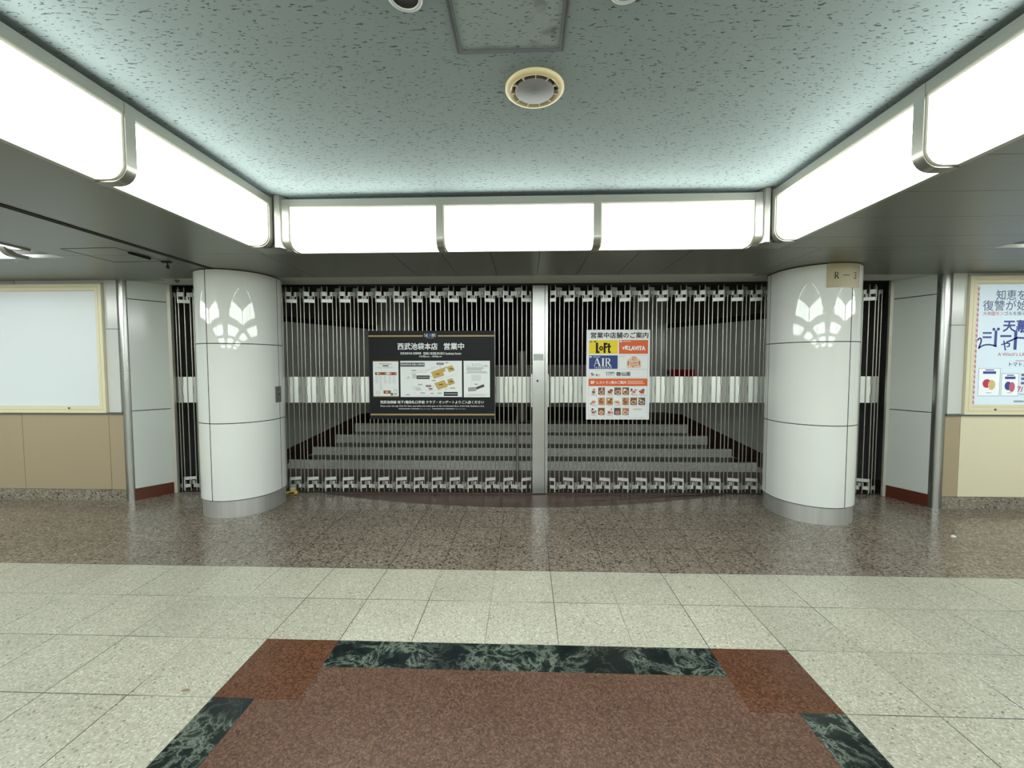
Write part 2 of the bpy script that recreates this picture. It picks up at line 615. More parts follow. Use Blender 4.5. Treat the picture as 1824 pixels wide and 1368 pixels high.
ys = [RY0] + [2.33 - 0.395 * k for k in range(7, -1, -1)] + [2.725, 3.12, 3.40]
so.box(-3.95, RY0, SOF, -3.055, 3.40, SOF + PL)
so.box(-2.985, RY0, SOF, -2.145, 3.40, SOF + PL)
so.box(-3.055, RY0, SOF + .02, -2.985, 3.9, SOF + PL)
plates_y(2.0, 3.72, ys)
so.box(XL, RY0, SOF, -8.10, 3.46, SOF + PL)
so.box(7.87, RY0, SOF, XR, 3.46, SOF + PL)
for k in range(ROWS):
    yn = RY0 - PITCH * k                       # near edge of row k
    yf = yn - (PITCH - RLEN) if k < ROWS - 1 else YB
    so.box(XL, yf, SOF, XR, yn - .002, SOF + PL)
    if k < ROWS - 1:
        for x0, x1 in ((XL, -8.10), (-3.95, -2.145), (2.0, 3.72), (7.87, XR)):
            so.box(x0, yf - RLEN, SOF, x1, yf - .002, SOF + PL)
so.box(XL, 3.46, SOF, -3.95, EDGE + .1, SOF + PL)
so.box(-3.95, 3.403, SOF, -3.055, EDGE, SOF + PL)
xs = [-2.985, -2.20, -1.12, -0.705, -0.296, 0.112, 0.52, 0.93, 1.34, 2.35]
for a, b in zip(xs[:-1], xs[1:]):
    so.box(a + .0028, 3.403, SOF, b - .0015, EDGE, SOF + PL)
so.box(-3.055, 3.9, SOF, -2.985, EDGE, SOF + PL)
so.box(2.3515, 3.403, SOF, 3.72, 3.487, SOF + PL)
so.box(3.72, 3.462, SOF, XR, 3.487, SOF + PL)
so.box(2.3515, 3.490, SOF, XR, 3.86, SOF + PL)
so.box(2.3515, 3.863, SOF, XR, EDGE + .1, SOF + PL)
soffit = tag(so.build('ceiling_soffit', M_SOFFIT), 'grey brushed-metal soffit around the lit ceiling recess', 'soffit', kind='structure')
MB().box(-3.95, RY0, SOF + PL + .002, -2.145, 4.9, SOF + PL + .02).box(2.0, RY0, SOF + PL + .002, 3.72, 4.9, SOF + PL + .02)\
    .box(-2.145, 3.4, SOF + PL + .002, 2.0, 4.9, SOF + PL + .02).box(XL, 3.47, SOF + PL + .002, -3.95, 4.9, SOF + PL + .02).box(3.72, 3.47, SOF + PL + .002, XR, 4.9, SOF + PL + .02).build('backing', M_BLACK, soffit)
gr = MB().box(-3.05, RY0, SOF + .004, -3.034, 3.9, SOF + .019).box(-3.006, RY0, SOF - .004, -2.99, 3.9, SOF + .019)
gr.build('shutter_slot', M_BLACK, soffit)['label'] = 'black double groove of the shutter slot'
MB().box(-4.3, EDGE + .004, SOF + .003, 4.25, 4.765, SOF + PL).build('painted_strip', M_SOFFIT_P, soffit)['label'] = 'pale painted ceiling strip before the gate'
ht = MB()
for (a, b) in (((-3.683, 3.196), (-3.223, 3.182)), ((-3.223, 3.182), (-3.21, 3.606)), ((-3.21, 3.606), (-3.68, 3.627)), ((-3.68, 3.627), (-3.683, 3.196))):
    d = Vector((b[0] - a[0], b[1] - a[1])).normalized() * .004
    n = Vector((-d.y, d.x))
    ht.prism([(a[0] - n.x, a[1] - n.y), (b[0] - n.x, b[1] - n.y), (b[0] + n.x, b[1] + n.y), (a[0] + n.x, a[1] + n.y)], SOF - .0015, SOF + .004)
ht.build('hatch_joint', M_JOINT, soffit)

ce = MB()
CELLS = [(x0, x1, y1 if k == 0 else 3.40 - PITCH * k, 3.40 - PITCH * k - RLEN, k) for k in range(ROWS) for (x0, x1, y1) in RECESS]
for (x0, x1, y1, y0, k) in CELLS:
    ce.box(x0, y0, CEIL, x1, y1, CEIL + .05)
ceiling = tag(ce.build('ceiling', M_CEIL), 'grey-green fissured board ceiling inside the lit recess', 'ceiling', kind='structure')
cv = MB()
for (x0, x1, y1, y0, k) in CELLS:
    for (a, b, c, d) in ((x0 - .01, y0 - .01, x0, y1 + .01), (x1, y0 - .01, x1 + .01, y1 + .01), (x0, y1, x1, y1 + .01), (x0, y0 - .01, x1, y0)):
        cv.box(a, b, SOF + PL, c, d, CEIL + .05)
tag(cv.build('trim_3', M_BLACK), 'dark side walls of the ceiling recess behind the light panels', 'recess wall', kind='structure')


# ---- light boxes: an L-shaped frosted panel with a rounded lower edge
def profile(off=0.0, depth=0.155):
    """(d, z): d runs outward from the face of the box; off pushes the profile proud."""
    r = 0.07
    p = [(-off, 2.80)]
    for i in range(7):
        t = math.pi / 2 * i / 6
        p.append((r - (r + off) * math.cos(t), SOF + r - (r + off) * math.sin(t)))
    p.append((depth, SOF - off))
    return p


def sweep(mb, prof, A, D, O, s0, s1, thick=None, mi=0):
    """extrude profile along direction A from s0 to s1; D = outward direction; O = a point on the face line."""
    pr = list(prof)
    if thick:
        inner = [(d + thick, z + thick) for d, z in prof]
        inner[0] = (prof[0][0] + thick, prof[0][1])
        inner[-1] = (prof[-1][0], prof[-1][1] + thick)
        pr = pr + inner[::-1]
    n = len(pr)
    vs = []
    for s in (s0, s1):
        for d, z in pr:
            vs.append((O[0] + A[0] * s + D[0] * d, O[1] + A[1] * s + D[1] * d, z))
    fs = [(i, (i + 1) % n, n + (i + 1) % n, n + i) for i in range(n if thick else n - 1)]
    if thick:
        h = len(prof)
        for k in range(h - 1):
            for base in (0, n):
                q = (base + k, base + k + 1, base + n - 2 - k, base + n - 1 - k)
                fs.append(q if base else q[::-1])
    mb.add(vs, fs, mi)


def light_box(A, D, O, s0, s1, label, group, post0=True, post1=False, detail=True):
    root = empty('light_box', (O[0] + A[0] * (s0 + s1) / 2, O[1] + A[1] * (s0 + s1) / 2, SOF))
    P = (O[0] - root.location.x, O[1] - root.location.y)
    tag(root, label, 'light panel', group)
    mw = 0.055
    a = s0 + (mw if post0 else 0)
    b = s1 - (mw if post1 else 0)

    def mk(name, mbd, m, sm=40):
        for i, v in enumerate(mbd.v):
            mbd.v[i] = (v[0], v[1], v[2] - SOF)
        return mbd.build(name, m, root, smooth=sm)
    d = MB()
    sweep(d, profile(), A, D, P, s0, s1)
    mk('diffuser', d, M_LAMPWHITE)
    r = MB()
    sweep(r, [(-.012, 2.80), (-.012, 2.745), (0.004, 2.745)], A, D, P, s0, s1, None)
    sweep(r, [(-.012, 2.80), (0.10, 2.80)], A, D, P, s0, s1, None)
    mk('top_rail', r, M_FRAME, None)
    r = MB()
    sweep(r, [(0.0, 2.748), (-.004, 2.748), (-.004, 2.733), (.002, 2.733)], A, D, P, a, b, None)
    for ss in ((a, a + .012) if post0 else None, (b - .012, b) if post1 else None):
        if ss:
            sweep(r, profile(.005), A, D, P, ss[0], ss[1], .012)
    mk('inner_trim', r, M_TRIM)
    r = MB()
    sweep(r, [(.128, SOF - .001), (.128, SOF - .009), (.158, SOF - .009), (.158, SOF + .01)], A, D, P, s0, s1, None)
    mk('bottom_rail', r, M_FRAME, None)
    if post0:
        r = MB()
        sweep(r, profile(.014), A, D, P, s0, s0 + mw, .03)
        mk('frame_post', r, M_FRAME)
    if post1:
        r = MB()
        sweep(r, profile(.014), A, D, P, s1 - mw, s1, .03)
        mk('frame_post', r, M_FRAME)
    return root


IX0, IX1, IY = -1.985, 1.845, 3.245
GB = 'frosted light panels round the ceiling recess'
# back row: three boxes, x from -1.80 to 1.73
names = ['frosted light panel at the left end of the row above the gate', 'frosted light panel in the middle of the row above the gate',
         'frosted light panel at the right end of the row above the gate']
bx = [-1.913, -0.699, 0.515, 1.782]
for i in range(3):
    light_box((1, 0), (0, 1), (0, IY), bx[i], bx[i + 1], names[i], GB, True, i == 2)
side = [3.22, 2.08, 0.95, -0.45]
sl = ['frosted light panel of the left side row, next to the corner', 'second frosted light panel from the corner in the left side row', 'frosted light panel of the left side row behind the viewer']
sr = [t.replace('left side', 'right side') for t in sl]
for i in range(3):
    light_box((0, 1), (-1, 0), (IX0, 0), side[i + 1], side[i], sl[i], GB, i > 0 and False, True)
    light_box((0, 1), (1, 0), (IX1, 0), side[i + 1], side[i], sr[i], GB, False, True)
light_box((1, 0), (0, -1), (0, RY0 + .155), bx[0], bx[3], 'frosted light panel closing the ceiling recess behind the viewer', GB, True, True)
# the other recesses: one ring of panels each, outside the picture but for a sliver and their reflections
for (x0, x1, y1, y0, k) in CELLS:
    if k == 0 and x0 == RECESS[0][0]:
        continue
    mb, fr = MB(), MB()
    for A_, D_, O_, a, b in (((1, 0), (0, 1), (0, y1 - .155), x0 + .33, x1 - .33), ((1, 0), (0, -1), (0, y0 + .155), x0 + .33, x1 - .33),
                             ((0, 1), (-1, 0), (x0 + .155, 0), y0 + .25, y1 - .25), ((0, 1), (1, 0), (x1 - .155, 0), y0 + .25, y1 - .25)):
        sweep(mb, profile(), A_, D_, O_, a, b)
        for j in range(4):
            c = a + (b - a - .055) * j / 3
            sweep(fr, profile(.014), A_, D_, O_, c, c + .055, .03)
        sweep(fr, [(-.012, 2.80), (-.012, 2.745), (0.004, 2.745)], A_, D_, O_, a, b)
        sweep(fr, [(.128, SOF - .001), (.128, SOF - .009), (.158, SOF - .009), (.158, SOF + .01)], A_, D_, O_, a, b)
    o = tag(mb.build('ceiling_light_ring', M_LAMPWHITE, smooth=40), 'ring of frosted light panels in another ceiling recess of the concourse', 'light panel ring', 'light rings of the other recesses', kind='structure')
    fr.build('frame', M_FRAME, o, smooth=40)
# corner posts of the recess
for sgn, x, lab in ((-1, IX0, 'left'), (1, IX1, 'right')):
    mb = MB()
    xo = x + sgn * .158
    yo = 3.40
    xi = bx[0] - .004 if sgn < 0 else bx[3] + .004
    ys_ = side[0] + .004
    if sgn < 0:
        pl = [(-1.90, 3.262), (-1.90, yo), (xo, yo), (xo, 3.236), (x + .006, 3.236), (-1.957, 3.206), (-1.922, 3.214)]
    else:
        pl = [(1.77, 3.262), (1.77, yo), (xo, yo), (xo, 3.236), (x - .006, 3.236), (1.821, 3.206), (1.79, 3.214)]
    if sum(pl[i][0] * pl[(i + 1) % 7][1] - pl[(i + 1) % 7][0] * pl[i][1] for i in range(7)) < 0:
        pl = pl[::-1]
    mb.prism(pl, SOF - .004, CEIL - .004)
    o = mb.build('trim_%d' % (4 if sgn < 0 else 5), M_FRAME)
    tag(o, 'folded metal corner post of the ceiling recess at its far %s' % lab, 'corner post', kind='structure')

# ---- walls that face the viewer, left and right of the gate
WL, WR = 4.39, 4.41


def wall_panels(mb, x0, x1, y, z0, z1, gap=.003, t=.02, mi=0):
    mb.box(x0 + gap / 2, y, z0 + gap / 2, x1 - gap / 2, y + t, z1 - gap / 2, mi)


w = tag(MB().box(XL, WL + .014, 0, -4.44, WL + .2, 2.46).build('wall_back_left', M_JOINT), 'panelled wall left of the gate', 'wall', kind='structure')
mb = MB()
wall_panels(mb, -4.603, -4.455, WL, .985, 1.903, .006)
wall_panels(mb, -4.603, -4.455, WL, 1.903, 2.44, .006)
for a in (-4.603, -5.609, -6.7, -7.8, -8.9):
    wall_panels(mb, a - 1.0, a, WL, 2.393, 2.44)
wall_panels(mb, XL, -7.85, WL, .985, 2.39)
mb.build('white_panel', M_WHITE2, w)
xs = [-4.43, -4.61, -5.61, -6.61, -7.61, -8.61, -9.61, -9.99]
for b, a in zip(xs[:-1], xs[1:]):
    mb = MB()
    wall_panels(mb, a, b, WL + .002, .125, .966, .005)
    mb.build('tan_panel', M_TAN, w)['label'] = 'tan lower panel'
MB().box(XL, WL - .004, 0, -4.43, WL + .013, .125).build('granite_plinth', M_PLINTH, w)['label'] = 'grey granite plinth'
MB().box(XL, WL - .018, .967, -4.43, WL + .013, .984).build('ledge', M_LEDGE, w)['label'] = 'grey-green metal ledge'

w = tag(MB().box(4.34, WR + .014, 0, XR, WR + .2, 2.46).build('wall_back_right', M_JOINT), 'panelled wall right of the gate', 'wall', kind='structure')
mb = MB()
wall_panels(mb, 4.35, 4.497, WR, .99, 1.907, .006)
wall_panels(mb, 4.35, 4.497, WR, 1.907, 2.44, .006)
for a in (4.497, 5.5, 6.5, 7.5, 8.5):
    wall_panels(mb, a, a + 1.0, WR, 2.403, 2.44)
wall_panels(mb, 6.13, XR, WR, .99, 2.40)
mb.build('white_panel', M_WHITE2, w)
mb = MB()
wall_panels(mb, 4.33, 4.494, WR + .002, .125, .972, .005)
mb.build('tan_panel', M_TAN, w)['label'] = 'narrow tan lower panel'
for a, b in ((4.494, 5.7), (5.7, 6.9), (6.9, 8.1), (8.1, 9.3), (9.3, 9.99)):
    mb = MB()
    wall_panels(mb, a, b, WR + .002, .125, .972, .004)
    mb.build('cream_panel', M_CREAM, w)['label'] = 'cream lower panel'
MB().box(4.33, WR - .004, 0, XR, WR + .013, .125).build('granite_plinth', M_PLINTH, w)['label'] = 'grey granite plinth'
MB().box(4.33, WR - .018, .972, XR, WR + .013, .99).build('ledge', M_LEDGE, w)['label'] = 'grey-green metal ledge'

# rounded steel posts at the wall ends
for n, x0, x1, yy, lab in ((1, -4.455, -4.352, WL, 'left'), (2, 4.245, 4.35, WR, 'right')):
    cxp, rr = (x0 + x1) / 2, (x1 - x0) / 2
    pts = [(cxp + rr * math.cos(t), yy + .03 + .05 * math.sin(t)) for t in [math.pi + math.pi * i / 14 for i in range(15)]] + [(x1, yy + .09), (x0, yy + .09)]
    tag(MB().prism(pts, 0, SOF).build('trim_%d' % n, M_STEEL, smooth=40), 'rounded stainless steel post at the end of the %s wall' % lab, 'post', kind='structure')


# splayed white walls between the posts and the gate jambs
def splay(name, a, b, lab):
    """a = outer end (near the post), b = inner end (at the gate jamb)."""
    a, b = Vector(a), Vector(b)
    n = Vector((-(b - a).y, (b - a).x)).normalized()
    if n.y < 0:
        n = -n

    def slab(mb, t0, t1, z0, z1, off=0.0, th=.02):
        p, q = a + (b - a) * t0 + n * off, a + (b - a) * t1 + n * off
        pl = [(p.x, p.y), (q.x, q.y), (q.x + n.x * th, q.y + n.y * th), (p.x + n.x * th, p.y + n.y * th)]
        ar = sum(pl[i][0] * pl[(i + 1) % 4][1] - pl[(i + 1) % 4][0] * pl[i][1] for i in range(4))
        mb.prism(pl if ar > 0 else pl[::-1], z0, z1)
    mb = MB()
    slab(mb, 0, 1, 0, 2.46, .016, .06)
    root = tag(mb.build(name, M_BLACK), lab, 'wall', kind='structure')
    mb = MB()
    for z0, z1 in ((.134, .997), (1.006, 2.228), (2.237, 2.44)):
        slab(mb, .01, .985, z0, z1)
    mb.build('white_panel', M_CHAMF, root)
    mb = MB()
    slab(mb, 0, 1, 0, .132, -.002)
    mb.build('skirting', M_REDBASE, root)['label'] = 'red-brown skirting board'


splay('wall_left', (-4.352, 4.40), (-4.14, 4.68), 'splayed white panel wall between the left steel post and the gate')
splay('wall_right', (4.255, 4.44), (4.095, 4.80), 'splayed white panel wall between the right steel post and the gate')
for n, x0, y0, x1, y1 in ((6, -4.155, 4.672, -4.105, 4.705), (7, 4.065, 4.795, 4.105, 4.825)):
    tag(MB().box(x0, y0, 0, x1, y1, 2.44).build('trim_%d' % n, M_JAMB, bevel=.004), 'pale metal jamb at the %s end of the gate' % ('left' if x0 < 0 else 'right'), 'jamb', kind='structure')

# walls of the concourse outside the picture
tag(MB().box(XL, YB - .1, 0, XR, YB, 2.46).build('wall_front', M_WHITE2), 'white wall behind the viewer', 'wall', kind='structure')
tag(MB().box(XL - .1, YB, 0, XL, 5, 2.46).build('wall_far_left', M_WHITE2), 'white wall at the far left end of the concourse', 'wall', kind='structure')
tag(MB().box(XR, YB, 0, XR + .1, 5, 2.46).build('wall_far_right', M_WHITE2), 'white wall at the far right end of the concourse', 'wall', kind='structure')


# ---- pillars
def pillar(cx, joints, base_z, lab):
    r, y1, y2 = 0.37, 4.262, 4.33
    root = empty('pillar', (cx, 4.32, 0))
    tag(root, lab, 'pillar', 'oval white pillars before the gate', kind='structure')
    P = []
    N = 40
    for i in range(N + 1):
        t = math.pi + math.pi * i / N
        P.append((r * math.cos(t), y1 - 4.32 + r * math.sin(t)))
    for i in range(N + 1):
        t = math.pi * i / N
        P.append((r * math.cos(t), y2 - 4.32 + r * math.sin(t)))
    # dense closed polyline with running length
    S = [0.0]
    for i in range(len(P)):
        q = P[(i + 1) % len(P)]
        S.append(S[-1] + math.hypot(q[0] - P[i][0], q[1] - P[i][1]))
    TOT = S[-1]

    def at(s):
        s %= TOT
        for i in range(len(P)):
            if S[i + 1] >= s and S[i + 1] > S[i]:
                f = (s - S[i]) / (S[i + 1] - S[i])
                q = P[(i + 1) % len(P)]
                return (P[i][0] + (q[0] - P[i][0]) * f, P[i][1] + (q[1] - P[i][1]) * f)
        return P[0]

    def near(pt):
        return min((math.hypot(at(TOT * k / 2000)[0] - pt[0], at(TOT * k / 2000)[1] - pt[1]), TOT * k / 2000) for k in range(2000))[1]
    js = sorted(near((jx - cx, jy - 4.32)) for jx, jy in joints)
    sc = (r - .006) / r
    core = [(x * sc, y * sc) for x, y in P]
    MB().prism(core, base_z - .004, SOF - .001).build('core', M_BLACK, root, smooth=30)
    zs = [base_z, .9375, 1.7165, SOF - .004]
    mb = MB()
    for k in range(len(js)):
        s0, s1 = js[k] + .0042, (js[k + 1] if k + 1 < len(js) else js[0] + TOT) - .0042
        n = max(4, int((s1 - s0) / .025))
        pts = [at(s0 + (s1 - s0) * i / n) for i in range(n + 1)]
        for z0, z1 in zip(zs[:-1], zs[1:]):
            vs = [(x, y, z) for z in (z0 + .004, z1 - .004) for x, y in pts]
            mb.add(vs, [(i, i + 1, n + 2 + i, n + 1 + i) for i in range(n)])
    mb.build('cladding', M_WHITE, root, smooth=30)
    kb = (r - .012) / r
    MB().prism([(x * kb, y * kb) for x, y in P], 0, base_z - .004).build('base_band', M_BASE, root, smooth=30)['label'] = 'stainless steel base band'
    return root, at, near


CL, CR = -3.012, 2.873
PLL = pillar(CL, [(-3.075, 3.9), (CL + .37, 4.335), (-2.95, 4.75), (CL - .37, 4.31)], .172, 'oval white panel pillar on the left, with a key switch plate at its side')
PRR = pillar(CR, [(2.972, 3.9), (CR - .37, 4.365), (2.8, 4.75), (CR + .37, 4.31)], .165, 'oval white panel pillar on the right, with a number plate at its top')


# number plate bent round the right pillar
def wrap(cx, ang, rad, z):
    t = math.radians(270 + ang)
    return (cx + rad * math.cos(t), 4.262 + rad * math.sin(t), z)


sg = empty('number_plate', (CR, 4.262 - .374, 2.2))
tag(sg, 'yellowed plate with serif lettering R - 3 bent round the right pillar', 'sign')


def bent(mb, quads, rad):
    """quads in (angle degrees, z) mapped on the pillar."""
    for q in quads:
        n = len(q)
        mb.add([tuple(c - o for c, o in zip(wrap(CR, a, rad, z), sg.location)) for a, z in q], [tuple(range(n))])


mb = MB()
A0, A1, Z0, Z1 = -20.4, 27.5, 2.207, 2.424
for i in range(20):
    a, b = A0 + (A1 - A0) * i / 20, A0 + (A1 - A0) * (i + 1) / 20
    bent(mb, [[(a, Z0), (b, Z0), (b, Z1), (a, Z1)]], .3765)
for (a, b) in ((A0, .37), (A1, .37)):
    mb.add([tuple(c - o for c, o in zip(wrap(CR, a, rr, z), sg.location)) for rr, z in ((.3695, Z0), (.3765, Z0), (.3765, Z1), (.3695, Z1))], [(0, 1, 2, 3)])
for i in range(20):
    a, b = A0 + (A1 - A0) * i / 20, A0 + (A1 - A0) * (i + 1) / 20
    mb.add([tuple(c - o for c, o in zip(wrap(CR, q, rr, Z0), sg.location)) for q, rr in ((a, .3695), (b, .3695), (b, .3765), (a, .3765))], [(0, 1, 2, 3)])
mb.build('plate', mat('yellowed_plate', (190, 180, 148), 0.35, noise=.06, nscale=6), sg)


def ribbon(pts, ws):
    """strokes as quads in (u, v); ws = width at each point."""
    out = []
    for i in range(len(pts) - 1):
        a, b = Vector(pts[i]), Vector(pts[i + 1])
        d = (b - a).normalized()
        n = Vector((-d.y, d.x))
        wa, wb = ws[i] * .65, ws[i + 1] * .65
        out.append([tuple(a - n * wa), tuple(b - n * wb), tuple(b + n * wb), tuple(a + n * wa)])
    return out


def arcp(cx, cy, rx, ry, a0, a1, n=9):
    return [(cx + rx * math.cos(math.radians(a0 + (a1 - a0) * i / n)), cy + ry * math.sin(math.radians(a0 + (a1 - a0) * i / n))) for i in range(n + 1)]


# serif letters in a unit box (0..w, 0..1)
def serif(ch):
    q = []
    if ch == 'R':
        q += ribbon([(.2, 0), (.2, 1)], [.13, .13]) + ribbon([(.02, .015), (.38, .015)], [.03, .03]) + ribbon([(.02, .985), (.38, .985)], [.03, .03])
        b = arcp(.42, .745, .27, .24, 90, -90, 12)
        q += ribbon([(.2, .985)] + b + [(.2, .505)], [.03] + [.04 + .1 * math.sin(math.pi * i / 12) for i in range(13)] + [.03])
        q += ribbon([(.42, .5), (.8, .03), (.92, .02)], [.13, .13, .04])
    elif ch == '3':
        b = arcp(.32, .76, .26, .23, 160, -90, 12)
        q += ribbon(b, [.07, .04, .04, .05, .07, .09, .1, .11, .1, .09, .07, .05, .035])
        b = arcp(.31, .27, .29, .26, 90, -165, 12)
        q += ribbon(b, [.035, .05, .07, .09, .11, .12, .12, .11, .08, .06, .045, .05, .09])
    elif ch == '-':
        q += ribbon([(0, .5), (1, .5)], [.05, .05])
    elif ch == 'A':
        q += ribbon([(.08, .02), (.46, 1)], [.045, .045]) + ribbon([(.46, 1), (.88, .02)], [.15, .15])
        q += ribbon([(.2, .34), (.7, .34)], [.035, .035]) + ribbon([(0, .015), (.2, .015)], [.03, .03]) + ribbon([(.72, .015), (1.0, .015)], [.03, .03])
    elif ch == 'I':
        q += ribbon([(.2, 0), (.2, 1)], [.16, .16]) + ribbon([(.02, .015), (.38, .015)], [.03, .03]) + ribbon([(.02, .985), (.38, .985)], [.03, .03])
    elif ch == 'S':
        b = arcp(.3, .76, .22, .22, 40, 270, 9)
        c = arcp(.3, .27, .24, .25, 90, -150, 9)
        q += ribbon(b + c, [.05] * 4 + [.1] * 4 + [.13] * 6 + [.1] * 3 + [.05] * 3)
    elif ch == 'E':
        q += ribbon([(.16, 0), (.16, 1)], [.15, .15])
        for z, l in ((.03, .6), (.5, .5), (.97, .58)):
            q += ribbon([(.02, z), (l, z)], [.05, .05])
        q += ribbon([(.58, .0), (.58, .2)], [.04, .04]) + ribbon([(.56, .8), (.56, 1.0)], [.04, .04])
    elif ch == 'B':
        q += ribbon([(.16, 0), (.16, 1)], [.15, .15])
        for cy, ry, rx in ((.75, .24, .3), (.26, .25, .34)):
            b = arcp(.3, cy, rx, ry, 90, -90, 10)
            q += ribbon([(.04, b[0][1])] + b + [(.04, b[-1][1])], [.04] + [.05 + .09 * math.sin(math.pi * i / 10) for i in range(11)] + [.04])
    elif ch == 'U':
        q += ribbon([(.16, 1), (.16, .3)] + arcp(.42, .3, .26, .28, 180, 360, 10) + [(.68, 1)], [.15, .14, .14, .13, .11, .1, .08, .07, .06, .05, .05, .05, .05, .05])
        q += ribbon([(0, .985), (.34, .985)], [.03, .03]) + ribbon([(.56, .985), (.8, .985)], [.03, .03])
    return q


DEG = math.degrees(1 / .377)
hh = .058
for ch, a0, wd, z0 in (('R', -11.9, .042, 2.286), ('-', -0.8, .064, 2.286), ('3', 14.0, .054, 2.284)):
    mb = MB()
    for q in serif(ch):
        if ch == '-':
            for i in range(8):
                bent(mb, [[(a0 + (i + k_) / 8 * wd * DEG, z0 + v * hh) for k_, v in ((0, .46), (1, .46), (1, .54), (0, .54))]], .3782)
        else:
            bent(mb, [[(a0 + u * wd * DEG, z0 + v * hh) for u, v in q]], .3782)
    mb.build('letter', M_INK, sg)

# key switch plate on the inner side of the left pillar
ks = empty('key_switch', (CL + .372, 4.36, 1.11))
tag(ks, 'small grey metal key switch plate on the side of the left pillar', 'switch plate')
t = math.radians(-8)
mb = MB().box(-.048, -.006, 0, .048, .0, .17)
mb.build('cover', M_GREY, ks, bevel=.002)
MB().tube((.006, -.006, .085), (.006, -.012, .085), .007, 10).build('keyhole', M_BLACK, ks)
MB().box(-.012, -.0075, .135, .016, -.0055, .15).build('marking', mat('dark_grey_mark', (86, 88, 86), .5), ks)
ks.location = (CL + .373, 4.305, 1.112)
ks.rotation_euler = (0, 0, math.radians(90))

# ---- lobby behind the gate: stairs and walls
LA, LB = (-3.665, 5.5), (-2.63, 7.3)
RA, RB = (3.45, 5.5), (2.41, 7.28)


def xl(y):
    return LA[0] + (LB[0] - LA[0]) * (y - LA[1]) / (LB[1] - LA[1])


def xr(y):
    return RA[0] + (RB[0] - RA[0]) * (y - RA[1]) / (RB[1] - RA[1])


LCEIL = 2.72
STEP = [(5.85, .130), (6.18, .252), (6.53, .384), (6.84, .523)]
st = empty('staircase', (0, 5.85, 0))
tag(st, 'four wide steps with pale risers and brown treads behind the gate', 'stairs', kind='structure')
z = 0.0
for k, (y, zt) in enumerate(STEP):
    yn = STEP[k + 1][0] if k < 3 else 7.3
    MB().prism([(xl(y) + .002, y), (xr(y) - .002, y), (xr(y + .03) - .002, y + .03), (xl(y + .03) + .002, y + .03)], z - .01, zt, 0).build('riser', M_RISER, st, loc=(0, -5.85, 0))
    MB().prism([(xl(y + .03) + .002, y + .031), (xr(y + .03) - .002, y + .031), (xr(yn) - .002, yn), (xl(yn) + .002, yn)], zt - .06, zt, 0).build('tread', M_TREAD, st, loc=(0, -5.85, 0))
    z = zt
tag(MB().prism([(-4.6, 4.865), (4.6, 4.905), (4.6, 5.5), (xr(5.5), 5.5), (xr(5.85), 5.845), (xl(5.85), 5.845), (xl(5.5), 5.5), (-4.6, 5.5)], -.05, 0).build('floor_lobby', M_ARC), 'dark stone floor between the gate and the steps', 'floor', kind='structure')


def side_wall(name, A, B, lab, mir):
    A, B = Vector(A), Vector(B)
    n = Vector((-(B - A).y, (B - A).x)).normalized()
    inn = Vector((1, 0)) if mir < 0 else Vector((-1, 0))
    if n.dot(inn) < 0:
        n = -n                      # n points into the lobby

    def pp(t, o):
        q = A + (B - A) * t + n * o
        return q.x, q.y

    def panel(mb, poly, o0, o1):
        """poly in (t, z); from offset o0 (back) to o1 (front, into the lobby)."""
        k = len(poly)
        vs = [(*pp(t, o1), z) for t, z in poly] + [(*pp(t, o0), z) for t, z in poly]
        fs = [tuple(range(k)), tuple(range(2 * k - 1, k - 1, -1))] + [((i + 1) % k, i, k + i, k + (i + 1) % k) for i in range(k)]
        mb.add(vs, fs)
    mb = MB()
    panel(mb, [(0, 0), (1, 0), (1, 2.13), (0, 2.13)], -.06, 0)
    root = tag(mb.build(name, M_LOBBY), lab, 'wall', kind='structure')
    mb = MB()
    panel(mb, [(0, 2.13), (1, 2.13), (1, 2.213), (0, 2.213)], -.06, -.03)
    mb.build('shadow_gap', M_BLACK, root)
    mb = MB()
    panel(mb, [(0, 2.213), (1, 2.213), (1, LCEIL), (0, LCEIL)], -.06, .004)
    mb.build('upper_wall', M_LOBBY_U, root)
    Lh = (B - A).y
    t1, t2 = max(0.0, (5.40 - A.y) / Lh), (6.95 - A.y) / Lh
    mb = MB()
    panel(mb, [(0, 0), (1, .4), (1, .672), (t2, .672), (0, .172)], -.02, .008)
    mb.build('skirting', M_SKIRT, root)['label'] = 'dark red stepped skirting'


side_wall('wall_lobby_left', LA, LB, 'grey lobby wall left of the steps behind the gate', -1)
side_wall('wall_lobby_right', RA, RB, 'grey lobby wall right of the steps behind the gate', 1)
tag(MB().box(-4.6, 5.5, 0, -3.66, 5.56, LCEIL).box(3.44, 5.5, 0, 4.6, 5.56, LCEIL).box(-4.66, 4.72, 0, -4.6, 5.56, LCEIL).box(4.6, 4.85, 0, 4.66, 5.56, LCEIL).build('trim_8', mat('pocket_grey', (112, 114, 113), .5)), 'dark pocket walls beside the gate ends', 'wall', kind='structure')
nb = MB().box(-2.66, 7.3, .5, -2.02, 7.4, LCEIL).box(1.86, 7.29, .5, 2.44, 7.4, LCEIL)
o = tag(nb.build('wall_lobby_back', M_LOBBY), 'grey end walls on both sides of the dark hall opening', 'wall', kind='structure')
MB().box(-2.63, 7.288, .52, -2.02, 7.3, .672).box(1.86, 7.278, .52, 2.41, 7.29, .672).build('skirting', M_SKIRT, o)
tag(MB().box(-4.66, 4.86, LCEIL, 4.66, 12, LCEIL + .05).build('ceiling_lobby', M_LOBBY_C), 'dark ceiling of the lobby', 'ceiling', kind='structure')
hall = MB().box(-2.72, 7.4, .3, -2.66, 12, LCEIL).box(2.44, 7.4, .3, 2.5, 12, LCEIL).box(-2.72, 12, .3, 2.5, 12.06, LCEIL).box(-2.72, 7.301, .44, 2.5, 12, .523)
